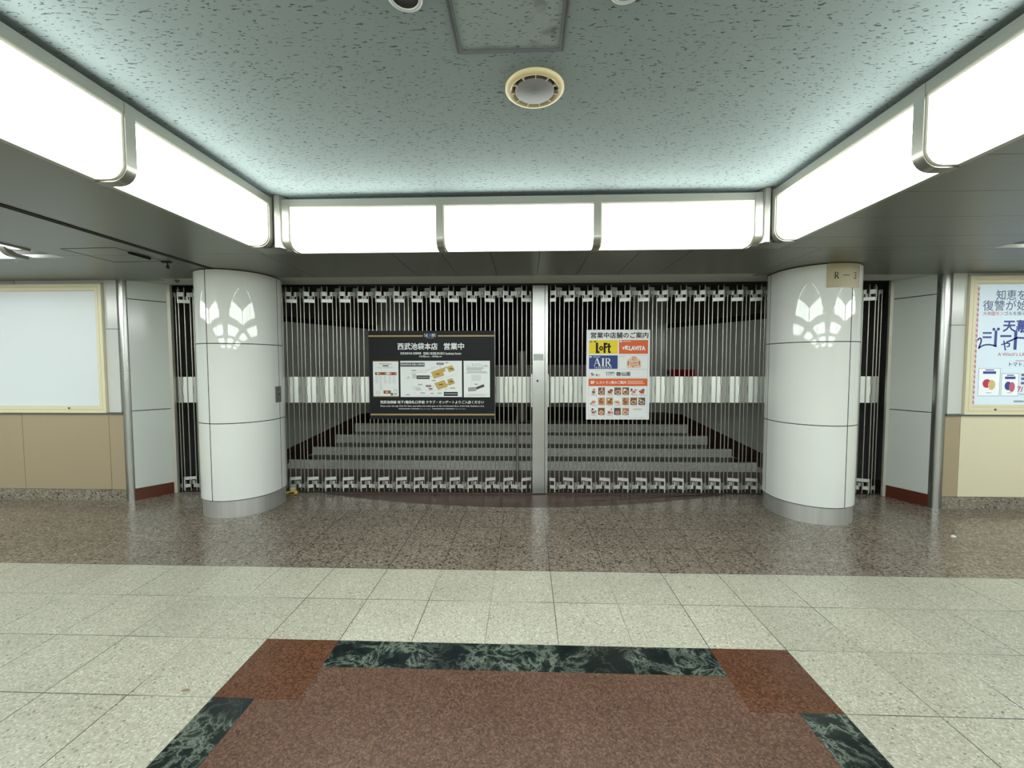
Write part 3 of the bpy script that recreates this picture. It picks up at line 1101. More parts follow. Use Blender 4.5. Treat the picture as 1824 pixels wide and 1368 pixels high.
tag(hall.build('wall_hall', M_VOID), 'unlit black hall at the top of the steps', 'wall', kind='structure')
tag(MB().box(-2.6, 9.6, .525, 2.38, 9.75, 1.5).build('wall_hall_partition', M_HALLGREY), 'low grey partition across the dark hall', 'partition', kind='structure')
# bulkhead above the gate
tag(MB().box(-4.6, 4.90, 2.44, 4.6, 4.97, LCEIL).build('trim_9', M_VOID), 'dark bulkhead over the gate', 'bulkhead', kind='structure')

# ================================================================== THE GATE
GA = math.atan(0.0175)


def gate_leaf(x_first, step, n_rods, phase, lab):
    """rods stand in a shallow zigzag; step < 0 runs to the left. phase = index of the first front rod."""
    root = empty('folding_gate', (x_first, 4.80 + .0175 * x_first, 0), GA)
    tag(root, lab, 'folding gate', 'folding gate leaves across the stairs')
    dep = {0: -.02, 1: 0.0, 2: .02, 3: 0.0}
    s = 1 if step > 0 else -1
    p = abs(step)

    def pos(k):
        return k * step, dep[(k - phase) % 4]
    rl, rs = MB().tube((0, 0, .012), (0, 0, 2.412), .0066, 8), MB().tube((0, 0, .012), (0, 0, 2.345), .0066, 8)
    ol = rl.build('rod', M_ROD, root, smooth=60)
    os_ = rs.build('rod', M_ROD, root, smooth=60)
    firstl = firsts = True
    for k in range(n_rods):
        long_ = (k - phase) % 4 in (0, 3)
        src = ol if long_ else os_
        if long_ and firstl:
            r, firstl = src, False
        elif not long_ and firsts:
            r, firsts = src, False
        else:
            r = src.copy()
            COL.objects.link(r)
        x, y = pos(k)
        r.location = (x, y, 0)
    # one set of link plates per fold of four rods; dirn: +1 when the fold opens to +x
    sets = None
    k = phase - 4
    # shapes are written for a fold that starts at its front rod and runs in +dx
    q = p * (1 if step < 0 else -1)        # from the front rod towards the post side (left leaf: +x, right leaf: -x)

    def fold(lim=4):
        F, M1, B, M2, F2 = (0, -.02), (q, 0), (2 * q, .02), (3 * q, 0), (4 * q, -.02)
        o = -.009
        top, bot, b1, b2 = MB(), MB(), MB(), MB()
        sx = 1 if q > 0 else -1

        def lerp(a, b, t):
            return a[0] + (b[0] - a[0]) * t, a[1] + (b[1] - a[1]) * t

        def pl(mb, a, b, z0, z1, off=o, mi=0, t=.005):
            mb.plate(a[0], a[1] + off, b[0], b[1] + off, z0, z1, t, mi)
        # top
        e = {4: 1.03, 2: 1.06, 1: .57}[lim]
        pl(top, lerp(F, B, -.03), lerp(F, B, e), 2.229, 2.268)
        pl(top, F, M1, 2.303, 2.352)
        pl(bot, lerp(F, B, -.03), lerp(F, B, e), .150, .187)
        pl(bot, F, M1, .060, .100)
        pl(b1, F, lerp(F, B, e - .03 if lim == 4 else e), 1.066, 1.369, .004, 0, .006)
        top.box(F[0] - .006, F[1] + o - .004, 2.229, F[0] + .006, F[1] + o + .004, 2.352)
        bot.box(F[0] - .006, F[1] + o - .004, .022, F[0] + .006, F[1] + o + .004, .187)
        if lim == 1:
            return top, bot, b1, None
        H = lerp(M1, B, .65)
        if lim == 2:
            pl(top, H, B, 2.303, 2.352)
            pl(bot, H, B, .055, .100)
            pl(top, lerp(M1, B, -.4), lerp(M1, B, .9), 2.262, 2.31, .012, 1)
            return top, bot, b1, None
        pl(top, H, B, 2.303, 2.352)
        pl(top, B, M2, 2.303, 2.352)
        pl(top, lerp(M2, F2, .15), lerp(M2, F2, .5), 2.31, 2.345)
        top.box(H[0] - .005, H[1] + o - .004, 2.268, H[0] + .005, H[1] + o + .004, 2.352)
        pl(top, lerp(M1, B, -.4), lerp(M1, B, .6), 2.262, 2.31, .012, 1)
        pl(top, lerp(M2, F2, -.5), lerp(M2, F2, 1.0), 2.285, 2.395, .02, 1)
        # bottom
        pl(bot, H, B, .055, .100)
        pl(bot, B, M2, .055, .100)
        pl(bot, lerp(M2, F2, .0), lerp(M2, F2, .6), .075, .118, .0, 1)
        bot.box(H[0] - .005, H[1] + o - .004, .055, H[0] + .005, H[1] + o + .004, .140)
        pl(bot, lerp(M1, B, -.4), lerp(M1, B, .7), .09, .135, .012, 1)
        pl(bot, lerp(M2, F2, -.5), lerp(M2, F2, 1.0), .04, .125, .02, 1)
        # white band
        pl(b2, B, F2, 1.066, 1.369, .004, 0, .006)
        for mbx, P0, sgn in ((b1, lerp(F, B, .07), 1), (b2, lerp(B, F2, .07), -1)):
            P1 = (P0[0] + sx * .004, P0[1] + sgn * .001)
            for z0, z1, dx in ((1.166, 1.266, 0), (1.066, 1.166, sx * .006), (1.266, 1.369, sx * .006)):
                if z0 == 1.166 or sgn > 0:
                    mbx.box(P0[0] + dx - .0015, P0[1] - .002, z0, P0[0] + dx + .0015, P0[1] + .002, z1, 2)
        return top, bot, b1, b2
    def tail():
        B, M2, F2 = (2 * q, .02), (3 * q, 0), (4 * q, -.02)
        o = -.009
        top, bot, b2 = MB(), MB(), MB()
        top.plate(B[0], B[1] + o, M2[0], M2[1] + o, 2.303, 2.352, .005)
        top.plate(M2[0], M2[1] + .02, F2[0], F2[1] + .02, 2.285, 2.395, .005, 1)
        bot.plate(B[0], B[1] + o, M2[0], M2[1] + o, .055, .100, .005)
        bot.plate(M2[0], M2[1] + .02, F2[0], F2[1] + .02, .04, .125, .005, 1)
        b2.plate(B[0], B[1] + .004, F2[0], F2[1] + .004, 1.066, 1.369, .006)
        return top, bot, None, b2
    mbs = fold()
    nm = ['top_link', 'bottom_link', 'band_plate', 'band_plate']
    src = None
    x_end = (n_rods - 1) * step
    lo, hi = min(0, x_end) - .012, max(0, x_end) + .012
    folds = []
    for j in range(-1, n_rods // 4 + 2):
        x0 = (phase + 4 * j) * step
        if min(x0, x0 + 4 * q) >= lo - .006 and max(x0, x0 + 4 * q) <= hi + .006:
            folds.append(x0)
    for i, x0 in enumerate(folds):
        if i == 0:
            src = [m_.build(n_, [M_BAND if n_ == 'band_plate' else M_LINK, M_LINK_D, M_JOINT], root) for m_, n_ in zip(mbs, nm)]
            cur = src
        else:
            cur = []
            for o_ in src:
                c = o_.copy()
                COL.objects.link(c)
                cur.append(c)
        for o_ in cur:
            o_.location = (x0, 0, 0)
    far = max(folds, key=abs) + 4 * step
    for mm, xx in ((fold(2 if step < 0 else 1), phase * step), (tail(), far)):
        for m_, n_ in zip(mm, nm):
            if m_:
                m_.build(n_, [M_BAND if n_ == 'band_plate' else M_LINK, M_LINK_D, M_JOINT], root, loc=(xx, 0, 0))
    return root


# left leaf: front rods at x = -0.049 - 0.21 k
gate_left = gate_leaf(0.056, -0.0525, 81, 2, 'left leaf of the steel folding gate with a black notice hung on it')
gate_right = gate_leaf(0.280, 0.0531, 72, 1, 'right leaf of the steel folding gate with a white shop guide hung on it')

gp = empty('gate_post', (0.142, 4.80, 0), GA)
tag(gp, 'stainless steel meeting post in the middle of the folding gate', 'gate post')
MB().box(-.071, -.045, .008, .071, .03, 2.412).build('post_body', M_STEEL, gp, bevel=.004)
MB().box(.073, -.03, .008, .108, .03, 2.412).build('closing_edge', M_STEEL, gp, bevel=.003)
MB().tube((-.012, -.046, 1.322), (-.012, -.052, 1.322), .011, 14).build('keyhole', M_BLACK, gp)
MB().box(-.06, -.0465, 1.555, .055, -.0453, 1.63).build('sticker', mat('pale_sticker', (170, 174, 176), .35), gp, bevel=.0004)['label'] = 'pale worn sticker'
for sx, xx in ((-1, -.078), (1, .113)):
    MB().box(xx - .006, -.034, 1.02, xx + .006, -.02, 1.40).build('latch_bar', M_LINK, gp)['label'] = 'white latch bar beside the band'
# running rail under the soffit and sill in the floor
tag(MB().box(-2.15, -.032, 0, 2.15, -.022, .03).box(-2.15, .022, 0, 2.15, .032, .03).box(-4.13, -.03, .017, 4.08, .03, .03).build('trim_10', M_VOID, loc=(0, 4.80, 2.415), rotz=GA), 'dark running rail of the gate under the ceiling', 'rail', kind='structure')
tag(MB().box(-4.13, -.022, -.01, 4.05, .022, .006).build('trim_11', mat('sill_metal', (104, 103, 98), .4, .8), loc=(0, 4.80, 0), rotz=GA), 'metal floor sill under the folding gate', 'sill', kind='structure')

# ================================================================== NOTICES
# black notice on the left leaf
BKX0, BKX1, BKZ0, BKZ1, BKY = -1.817, -0.363, 0.879, 1.899, 4.738
bk = empty('notice_board', ((BKX0 + BKX1) / 2, BKY, BKZ0), GA)
tag(bk, 'black landscape notice with gold lines and three white panels on the gate', 'notice board')
K_BLACK = mat('notice_black', (15, 18, 22), .5, spec=.25)
K_WHITE = mat('print_white', (226, 230, 230), .45)
K_GOLD = mat('print_gold', (166, 140, 88), .4)
K_MAP = mat('map_gold', (190, 160, 84), .5)
K_BLUE = mat('logo_blue', (56, 112, 196), .5)
K_GREY = mat('print_grey', (150, 152, 152), .6)
K_LGREY = mat('print_pale_grey', (196, 200, 200), .6)
K_DGREY = mat('print_dark_grey', (70, 70, 74), .6)
K_RED = mat('print_red', (160, 58, 46), .5)
K_BROWN = mat('food_brown', (120, 72, 44), .5)
K_GREEN = mat('print_green', (64, 122, 58), .5)
K_ORANGE = mat('print_orange', (214, 92, 30), .5)
K_YELLOW = mat('print_yellow', (232, 204, 14), .5)
K_NAVY = mat('print_navy', (20, 52, 116), .5)
K_PINK = mat('print_peach', (226, 186, 160), .5)
K_SALMON = mat('food_salmon', (214, 118, 84), .5)
K_CREAMF = mat('food_cream', (232, 216, 186), .5)
K_ROSE = mat('food_rose', (196, 104, 104), .5)
K_TAN = mat('food_tan', (186, 142, 92), .5)
K_INKD = mat('print_ink', (18, 16, 22), .55, spec=.3)
KM = [K_WHITE, K_GOLD, K_MAP, K_BLUE, K_GREY, K_LGREY, K_DGREY, K_RED, K_BROWN, K_GREEN, K_ORANGE, K_YELLOW, K_NAVY, K_PINK, K_SALMON, K_CREAMF, K_ROSE, K_TAN, K_INKD]
(WH, GO, MP_, BL, GY, LG, DG, RD, BR, GN, OR, YE, NV, PK, SA, CF, RO, TN, IK) = range(len(KM))
MB().box(BKX0 - bk.location.x, 0, 0, BKX1 - bk.location.x, .008, BKZ1 - BKZ0).build('board', K_BLACK, bk)


class Sheet:
    """maps crop coordinates measured on the photograph of a flat sheet to the sheet's own x, z."""

    def __init__(self, u0, v0, u1, v1, w, h):
        self.u0, self.v0, self.su, self.sv, self.w, self.h = u0, v0, w / (u1 - u0), h / (v1 - v0), w, h

    def p(self, u, v):
        return (u - self.u0) * self.su - self.w / 2, self.h - (v - self.v0) * self.sv


S1 = Sheet(136, 140, 1679, 1240, BKX1 - BKX0, BKZ1 - BKZ0)


def R(mb, S, u0, v0, u1, v1, y, mi):
    a, b = S.p(u0, v1), S.p(u1, v0)
    mb.rect(a[0], a[1], b[0], b[1], y, mi)


def T(mb, S, body, u0, v0, u1, v1, y, mi, bold=0.0):
    a, b = S.p(u0, v1), S.p(u1, v0)
    mb.text(body, a[0], a[1], b[0], b[1], y, mi, bold)


def bars(mb, S, u0, v0, u1, v1, n, y, mi, ragged=.3):
    h = (v1 - v0) / (2 * n - 1)
    for i in range(n):
        w_ = (u1 - u0) * (1 - ragged * random.random())
        R(mb, S, u0, v0 + 2 * i * h, u0 + w_, v0 + 2 * i * h + h, y, mi)


def SERIF(mb, S, word, u0, v0, u1, v1, y, mi, widths):
    a, b = S.p(u0, v1), S.p(u1, v0)
    tot = sum(widths)
    x = a[0]
    H = b[1] - a[1]
    for ch, wd in zip(word, widths):
        w_ = (b[0] - a[0]) * wd / tot
        for q in serif(ch):
            mx = {'I': .4, 'A': 1.0, 'R': .95, 'S': .62, 'E': .64, 'B': .7, 'U': .82}[ch]
            mb.pol([(x + u / mx * w_ * .9, a[1] + v * H) for u, v in q], y, mi)
        x += w_


y1, y2, y3 = -.0006, -.0012, -.0018
pr = MB()
R(pr, S1, 136, 195, 805, 214, y1, GO)
R(pr, S1, 990, 195, 1677, 214, y1, GO)
R(pr, S1, 148, 1173, 1679, 1193, y1, GO)
pr.build('gold_line', KM, bk)['label'] = 'gold lines across the board'
pr = MB()
R(pr, S1, 186, 515, 500, 962, y1, WH)
R(pr, S1, 186, 513, 500, 522, y2, GO)
R(pr, S1, 186, 950, 500, 962, y2, GO)
# left panel
bars(pr, S1, 262, 541, 418, 556, 2, y2, GY, .1)
T(pr, S1, 'リニューアルオープン', 246, 588, 438, 606, y2, DG, .01)
bars(pr, S1, 305, 566, 380, 580, 1, y2, DG, 0)
R(pr, S1, 210, 653, 366, 688, y2, BR)
R(pr, S1, 376, 653, 476, 690, y2, RD)
for u, m_ in ((222, GN), (245, CF), (268, SA), (292, RD), (318, BR), (342, TN), (358, CF), (390, CF), (412, RO), (436, BR), (462, TN)):
    cx, cz = S1.p(u, 670)
    pr.ell(cx, cz, .010, .012, y3, m_)
for i, u in enumerate((212, 262, 318, 376, 430)):
    bars(pr, S1, u, 700, u + 40, 790 if i != 1 else 870, 9 if i != 1 else 15, y2, LG, .5)
bars(pr, S1, 216, 888, 285, 935, 5, y2, LG, .3)
R(pr, S1, 312, 882, 402, 922, y2, BR)
for u, m_ in ((328, RD), (350, CF), (375, SA), (392, BR)):
    cx, cz = S1.p(u, 902)
    pr.ell(cx, cz, .009, .011, y3, m_)
R(pr, S1, 400, 912, 430, 945, y2, GN)
cx, cz = S1.p(460, 895)
pr.ell(cx, cz, .022, .026, y2, GY)
pr.ell(cx, cz, .017, .021, y3, WH)
R(pr, S1, 440, 922, 482, 935, y2, GY)
pr.build('printed_panel', KM, bk)['label'] = 'white panel with food pictures and lists'
# map panel
pr = MB()
R(pr, S1, 523, 513, 1280, 963, y1, WH)
R(pr, S1, 525, 535, 823, 584, y2, DG)
T(pr, S1, '西武池袋本店 店舗入口案内図', 532, 546, 816, 568, y3, WH, .01)
for pts in ([(900, 652), (1036, 604), (1062, 695), (934, 736)], [(1036, 604), (1066, 594), (1080, 640), (1047, 655)], [(1066, 594), (1092, 586), (1098, 602), (1070, 610)], [(1092, 590), (1158, 566), (1195, 630), (1122, 656)],
            [(938, 792), (1062, 750), (1108, 832), (984, 876)], [(1096, 746), (1158, 728), (1197, 792), (1118, 822)], [(1085, 800), (1112, 790), (1120, 808), (1100, 815)]):
    pr.pol([S1.p(u, v) for u, v in reversed(pts)], y2, MP_)
for (u0, v0, u1, v1) in ((970, 536, 1056, 560), (722, 695, 882, 738), (835, 814, 898, 838), (1055, 900, 1226, 950)):
    R(pr, S1, u0, v0, u1, v1, y2, IK)
    R(pr, S1, u0 + 8, (v0 + v1) / 2 - 5, u1 - 8, (v0 + v1) / 2 + 3, y3, LG)
for pts in ([(1013, 560), (1013, 612)], [(1077, 842), (1077, 900)], [(882, 712), (912, 704)], [(898, 830), (950, 830)]):
    pr.stroke([S1.p(u, v) for u, v in pts], .002, y3, IK)
for pts in ([(650, 658), (822, 652), (960, 592), (1110, 536)], [(655, 636), (830, 632), (955, 578)], [(660, 730), (720, 726)], [(1000, 745), (1220, 675)], [(990, 728), (1050, 712)], [(670, 832), (714, 942), (1035, 942)], [(670, 832), (800, 826), (836, 880), (960, 880)], [(985, 890), (1180, 836)], [(585, 734), (640, 732)]):
    pr.stroke([S1.p(u, v) for u, v in pts], .002, y3, GY)
for (u, v, w_) in ((982, 677, 48), (1150, 612, 50), (1020, 808, 48), (1148, 772, 50), (765, 806, 55), (795, 912, 58), (910, 918, 40), (1002, 915, 55), (612, 935, 46), (1165, 852, 60), (620, 718, 22), (1096, 535, 40), (935, 757, 50), (690, 632, 50)):
    R(pr, S1, u - w_ / 2, v - 6, u + w_ / 2, v + 6, y3, GY if v not in (677, 612, 808, 772) else DG)
R(pr, S1, 868, 852, 918, 868, y3, RD)
cx, cz = S1.p(892, 878)
pr.ell(cx, cz, .006, .006, y3, RD)
for pts in ([(690, 845), (760, 840), (790, 880), (720, 885)], [(665, 672), (715, 668), (722, 725), (672, 728)]):
    pr.pol([S1.p(u, v) for u, v in reversed(pts)], y2, LG)
pr.build('printed_panel', KM, bk)['label'] = 'white panel with a map of gold blocks'
# right panel
pr = MB()
R(pr, S1, 1301, 513, 1622, 966, y1, WH)
T(pr, S1, 'ルイ・ヴィトン', 1400, 545, 1520, 562, y2, DG, .01)
T(pr, S1, 'リニューアルオープンのご案内', 1326, 567, 1596, 586, y2, DG, .01)
bars(pr, S1, 1335, 598, 1590, 630, 2, y2, GY, .3)
bars(pr, S1, 1345, 645, 1575, 653, 1, y2, GY, .0)
R(pr, S1, 1330, 660, 1594, 664, y2, DG)
bars(pr, S1, 1395, 688, 1530, 760, 6, y2, LG, .2)
pr.pol([S1.p(u, v) for u, v in ((1355, 895), (1452, 888), (1452, 838), (1352, 845))], y2, GY)
pr.pol([S1.p(u, v) for u, v in ((1455, 873), (1556, 834), (1545, 803), (1452, 840))], y3, DG)
R(pr, S1, 1435, 799, 1470, 807, y2, IK)
R(pr, S1, 1315, 928, 1608, 930, y2, GY)
R(pr, S1, 1315, 946, 1608, 948, y2, GY)
R(pr, S1, 1360, 934, 1560, 942, y2, LG)
for pts in ([(1390, 835), (1390, 780)], [(1470, 820), (1580, 782)]):
    pr.stroke([S1.p(u, v) for u, v in pts], .0015, y2, LG)
pr.build('printed_panel', KM, bk)['label'] = 'white panel with a small grey plan'
tx = MB()
SERIF(tx, S1, 'SE', 820, 176, 876, 214, y2, WH, [.75, .8])
R(tx, S1, 880, 176, 893, 214, y2, BL)
R(tx, S1, 898, 176, 908, 214, y2, BL)
SERIF(tx, S1, 'BU', 912, 176, 972, 214, y2, WH, [.85, .9])
R(tx, S1, 845, 226, 942, 231, y2, GY)
tx.build('logo', KM, bk)['label'] = 'white serif logo with blue bars'
tx = MB()
T(tx, S1, '西武池袋本店', 494, 292, 982, 374, y2, WH, .022)
tx.build('headline', KM, bk)
tx = MB()
T(tx, S1, '営業中', 1062, 292, 1306, 374, y2, WH, .022)
tx.build('headline', KM, bk)
tx = MB()
T(tx, S1, '西武池袋本店 営業時間', 527, 405, 780, 434, y2, WH, .012)
T(tx, S1, 'SEIBU IKEBUKURO business hours', 808, 406, 1272, 436, y2, WH, .012)
T(tx, S1, '10:00a.m. - 8:00p.m.', 760, 447, 1038, 474, y2, WH, .012)
tx.build('lettering', KM, bk)
tx = MB()
T(tx, S1, '西武池袋線 地下1階改札口手前 クラブ・オンゲートよりご入店ください', 272, 1008, 1546, 1046, y2, WH, .02)
T(tx, S1, 'Please enter through Club On Gate, just before the ticket gate on the 1st basement floor of the Seibu Ikebukuro Line', 272, 1067, 1548, 1090, y2, WH, .012)
R(tx, S1, 495, 1104, 640, 1117, y2, GY)
R(tx, S1, 652, 1104, 752, 1117, y2, GY)
T(tx, S1, 'Club On Gate', 758, 1103, 892, 1119, y2, GY, .008)
R(tx, S1, 912, 1104, 1062, 1117, y2, GY)
R(tx, S1, 1072, 1104, 1180, 1117, y2, GY)
T(tx, S1, 'Club On Gate', 1186, 1103, 1320, 1119, y2, GY, .008)
tx.build('lettering', KM, bk)
mb = MB()
for u, v in ((165, 160), (1655, 155), (1650, 1222), (170, 1222)):
    cx, cz = S1.p(u, v)
    mb.tube((cx, .0, cz), (cx, -.004, cz), .008, 12)
mb.build('fixing', K_BLACK, bk)

# white shop guide on the right leaf
WX0, WX1, WZ0, WZ1, WY = 0.689, 1.412, 0.876, 1.904, 4.775
wk = empty('shop_guide', ((WX0 + WX1) / 2, WY, WZ0), GA)
tag(wk, 'white portrait shop guide with coloured logo boxes and food pictures on the gate', 'notice board')
MB().box(WX0 - wk.location.x, 0, 0, WX1 - wk.location.x, .008, WZ1 - WZ0).build('board', mat('guide_white', (224, 227, 228), .4), wk)
S2 = Sheet(102, 95, 944, 1271, WX1 - WX0, WZ1 - WZ0)
def part(name, label=None, parent=None):
    global pr
    o = pr.build(name, KM, parent or wk)
    if label:
        o['label'] = label
    pr = MB()
    return o


pr = MB()
for (u0, v0, u1, v1) in ((137, 617, 918, 720), (133, 830, 916, 1252)):
    for a in ((u0, v0, u1, v0 + 2), (u0, v1 - 2, u1, v1), (u0, v0, u0 + 2, v1), (u1 - 2, v0, u1, v1)):
        R(pr, S2, *a, y1, GY)
part('border_line')
T(pr, S2, '営業中店舗のご案内', 160, 128, 918, 204, y2, IK, .022)
part('headline', 'dark headline across the top')
# yellow box with a round-shouldered shop name in heavy strokes
R(pr, S2, 137, 230, 518, 408, y1, YE)
o = part('logo_panel', 'yellow logo box')
for pts, w_ in (([(241, 268), (241, 392)], 22), ([(232, 386), (272, 386)], 20), ([(342, 270), (342, 392)], 20), ([(342, 278), (378, 278)], 18), ([(342, 320), (372, 320)], 16), ([(400, 276), (400, 384), (420, 388)], 18), ([(378, 312), (424, 312)], 15)):
    pr.stroke([S2.p(u, v) for u, v in pts], w_ * 1.35 * S2.su, y2, IK)
pr.stroke([S2.p(u, v) for u, v in arcp(297, 336, 18, 22, 0, 360, 16)], 17 * S2.su, y2, IK)
R(pr, S2, 148, 243, 170, 256, y2, IK)
R(pr, S2, 178, 247, 196, 250, y2, IK)
R(pr, S2, 203, 243, 234, 256, y2, IK)
part('lettering', None, o)
# orange box with a dog mark and a name
R(pr, S2, 534, 230, 918, 408, y1, OR)
o = part('logo_panel', 'orange logo box')
pr.pol([S2.p(u, v) for u, v in ((590, 352), (575, 312), (588, 322), (602, 322), (600, 352))], y2, WH)
pr.pol([S2.p(u, v) for u, v in ((618, 352), (606, 318), (618, 302), (652, 304), (658, 318), (640, 326), (636, 352))], y2, WH)
pr.pol([S2.p(u, v) for u, v in ((640, 358), (646, 330), (656, 344), (652, 358))], y2, WH)
part('dog_mark', None, o)
T(pr, S2, 'LAVITA', 668, 309, 880, 361, y2, WH, .05)
R(pr, S2, 542, 238, 572, 256, y2, WH)
R(pr, S2, 585, 243, 690, 252, y2, PK)
part('lettering', None, o)
# navy box
R(pr, S2, 137, 428, 518, 605, y1, NV)
o = part('logo_panel', 'navy logo box')
SERIF(pr, S2, 'AIR', 200, 466, 445, 569, y2, WH, [1.0, .45, .95])
T(pr, S2, 'I K E B U K U R O', 215, 576, 440, 599, y2, WH, .008)
R(pr, S2, 142, 438, 172, 456, y2, WH)
R(pr, S2, 188, 443, 285, 452, y2, LG)
part('lettering', None, o)
# white box with a peach badge
for a in ((533, 428, 919, 430), (533, 604, 919, 606), (533, 428, 535, 606), (917, 428, 919, 606)):
    R(pr, S2, *a, y1, GY)
R(pr, S2, 542, 440, 620, 450, y2, LG)
o = part('logo_panel', 'white logo box with a thin border')
R(pr, S2, 638, 500, 828, 592, y1, PK)
R(pr, S2, 655, 478, 812, 500, y1, PK)
cx, cz = S2.p(733, 490)
pr.ell(cx, cz, .050, .046, y2, PK, 20)
cx, cz = S2.p(733, 472)
pr.ell(cx, cz, .020, .020, y3, BR, 16)
pr.ell(cx, cz, .015, .015, -.0022, PK, 16)
R(pr, S2, 652, 502, 664, 556, y3, BR)
R(pr, S2, 800, 502, 812, 556, y3, BR)
pr.stroke([S2.p(u, v) for u, v in ((690, 512), (678, 524), (682, 540), (700, 536), (706, 522), (714, 538), (724, 520), (734, 538), (746, 512), (744, 538), (756, 512), (768, 518), (758, 528), (772, 538), (784, 520), (790, 536))], .003, y3, BR)
R(pr, S2, 690, 556, 780, 561, y3, BR)
cx, cz = S2.p(722, 578)
pr.ell(cx, cz, .007, .007, y3, BR)
part('badge', 'peach badge with brown marks', o)
T(pr, S2, '9', 162, 655, 192, 703, y2, IK, .015)
T(pr, S2, 'F', 197, 674, 215, 699, y2, IK, .01)
T(pr, S2, '屋上', 228, 671, 285, 701, y2, IK, .012)
part('lettering')
T(pr, S2, '多肉植物', 363, 643, 474, 668, y2, IK, .012)
T(pr, S2, 'サボテン', 363, 674, 474, 695, y2, IK, .012)
part('lettering')
T(pr, S2, '鶴仙園', 502, 643, 685, 698, y2, IK, .015)
part('lettering')
R(pr, S2, 133, 731, 917, 829, y2, OR)
o = part('heading_bar', 'orange heading bar')
T(pr, S2, '8F', 162, 762, 214, 801, y3, WH, .025)
T(pr, S2, 'レストラン街のご案内', 242, 762, 632, 802, y3, WH, .022)
bars(pr, S2, 650, 760, 880, 803, 3, y3, PK, .2)
part('lettering', None, o)
bars(pr, S2, 730, 1127, 850, 1143, 2, y2, GY, .1)
R(pr, S2, 806, 1243, 880, 1247, y2, LG)
part('small_print')
foods = [BR, SA, CF, RO, TN, GN, RD, OR, IK]
for r_, (v0, v1) in enumerate(((848, 941), (982, 1076), (1117, 1207))):
    for c_ in range(7 if r_ < 2 else 5):
        u0 = 156 + c_ * 107.4
        u1 = u0 + 88
        light_bg = (r_, c_) in ((0, 0), (0, 2), (0, 5), (0, 6), (1, 0), (1, 3), (2, 0), (2, 2))
        rr = random.Random(r_ * 10 + c_)
        R(pr, S2, u0, v0, u1, v1, y1, WH if light_bg else rr.choice([TN, BR, DG, TN]))
        for q in range(7):
            u, v = rr.uniform(u0 + 14, u1 - 14), rr.uniform(v0 + 14, v1 - 14)
            cx, cz = S2.p(u, v)
            pr.ell(cx, cz, rr.uniform(.008, .018), rr.uniform(.007, .015), y2 - .0002 * q, [BR, BR, SA, TN, GN, RD, DG, TN, CF][rr.randrange(9)], 12)
        cx, cz = S2.p((u0 + u1) / 2, v0 + 60)
        pr.ell(cx, cz, .027, .02, y3 - .0010, [WH, CF, TN][rr.randrange(3)], 16)
        pr.ell(cx, cz, .022, .015, y3 - .0014, [BR, SA, RD, TN, BR, RO][rr.randrange(6)], 14)
        for q in range(3):
            pr.ell(cx + rr.uniform(-.014, .014), cz + rr.uniform(-.008, .008), .005, .004, y3 - .0016, foods[rr.randrange(8)], 8)
        R(pr, S2, u0, v1 - 2, u1, v1 + 2, y3 - .0018, RD)
        R(pr, S2, u0 + 24, v1 + 11, u1 - 24, v1 + 15, y1, GY)
        R(pr, S2, u1 - 12, v1 + 15, u1 - 2, v1 + 22, y1, DG)
        part('food_picture')


# ---- display cases on the walls
def display_case(x0, x1, z0, z1, y, lab, lockx, panel):
    root = empty('display_case', ((x0 + x1) / 2, y, z0))
    tag(root, lab, 'display case', 'cream framed display cases')
    w2, h = (x1 - x0) / 2, z1 - z0

    def ring(a, b, ya, yb, m, name):
        mb = MB()
        mb.box(-w2 + a, ya, a, w2 - a, yb, b)
        mb.box(-w2 + a, ya, h - b, w2 - a, yb, h - a)
        mb.box(-w2 + a, ya, b, -w2 + b, yb, h - b)
        mb.box(w2 - b, ya, b, w2 - a, yb, h - b)
        return mb.build(name, m, root)
    ring(0, .034, -.028, .012, M_CASE, 'outer_frame')
    ring(.034, .039, -.021, .012, M_CASEP, 'frame_groove')
    ring(.039, .072, -.026, .012, M_CASE, 'inner_frame')
    ring(.072, .0735, -.014, .012, M_CASEP, 'inner_lip')
    MB().box(-w2 + .072, .0, .072, w2 - .072, .012, h - .072).build('back_panel', panel, root)
    MB().tube((lockx - root.location.x, -.026, .052), (lockx - root.location.x, -.032, .052), .011, 12).build('lock', M_GREY, root)
    return root


display_case(-7.85, -4.604, .985, 2.39, WL, 'cream framed display case with a blank white panel on the left wall', -5.025, M_DISP)
display_case(4.497, 6.13, .99, 2.40, WR, 'cream framed display case with a poster inside on the right wall', 4.80, M_CREAM)

# poster in the right case: only what the photograph shows of it
po = empty('poster', (5.315, WR - .003, 1.09))
tag(po, 'pale blue poster with red patterned edge in the right display case', 'poster')
PB = mat('poster_pale_blue', (208, 224, 236), .4, emit=.18)
PM = [mat('poster_red', (206, 96, 90), .5), mat('poster_slate', (96, 104, 146), .5), mat('poster_blue', (58, 70, 152), .5), mat('poster_rose', (196, 100, 124), .5),
      mat('poster_grey', (150, 156, 170), .6), mat('poster_white', (232, 238, 242), .5, emit=.18), mat('poster_magenta', (200, 50, 96), .5), mat('poster_sand', (222, 190, 132), .5)]
MB().box(4.571 - 5.315, -.002, 0, 6.055 - 5.315, .002, 1.225).build('sheet', PB, po)


def px_(x, z):
    return x - 5.315, z - 1.09


mb = MB()
yy = -.003


def PT(body, x0, z0, x1, z1, mi, bold=0.0):
    a, b = px_(x0, z0), px_(x1, z1)
    mb.text(body, a[0], a[1], b[0], b[1], yy, mi, bold)


def PR(x0, z0, x1, z1, mi, y=yy):
    a, b = px_(x0, z0), px_(x1, z1)
    mb.rect(a[0], a[1], b[0], b[1], y, mi)


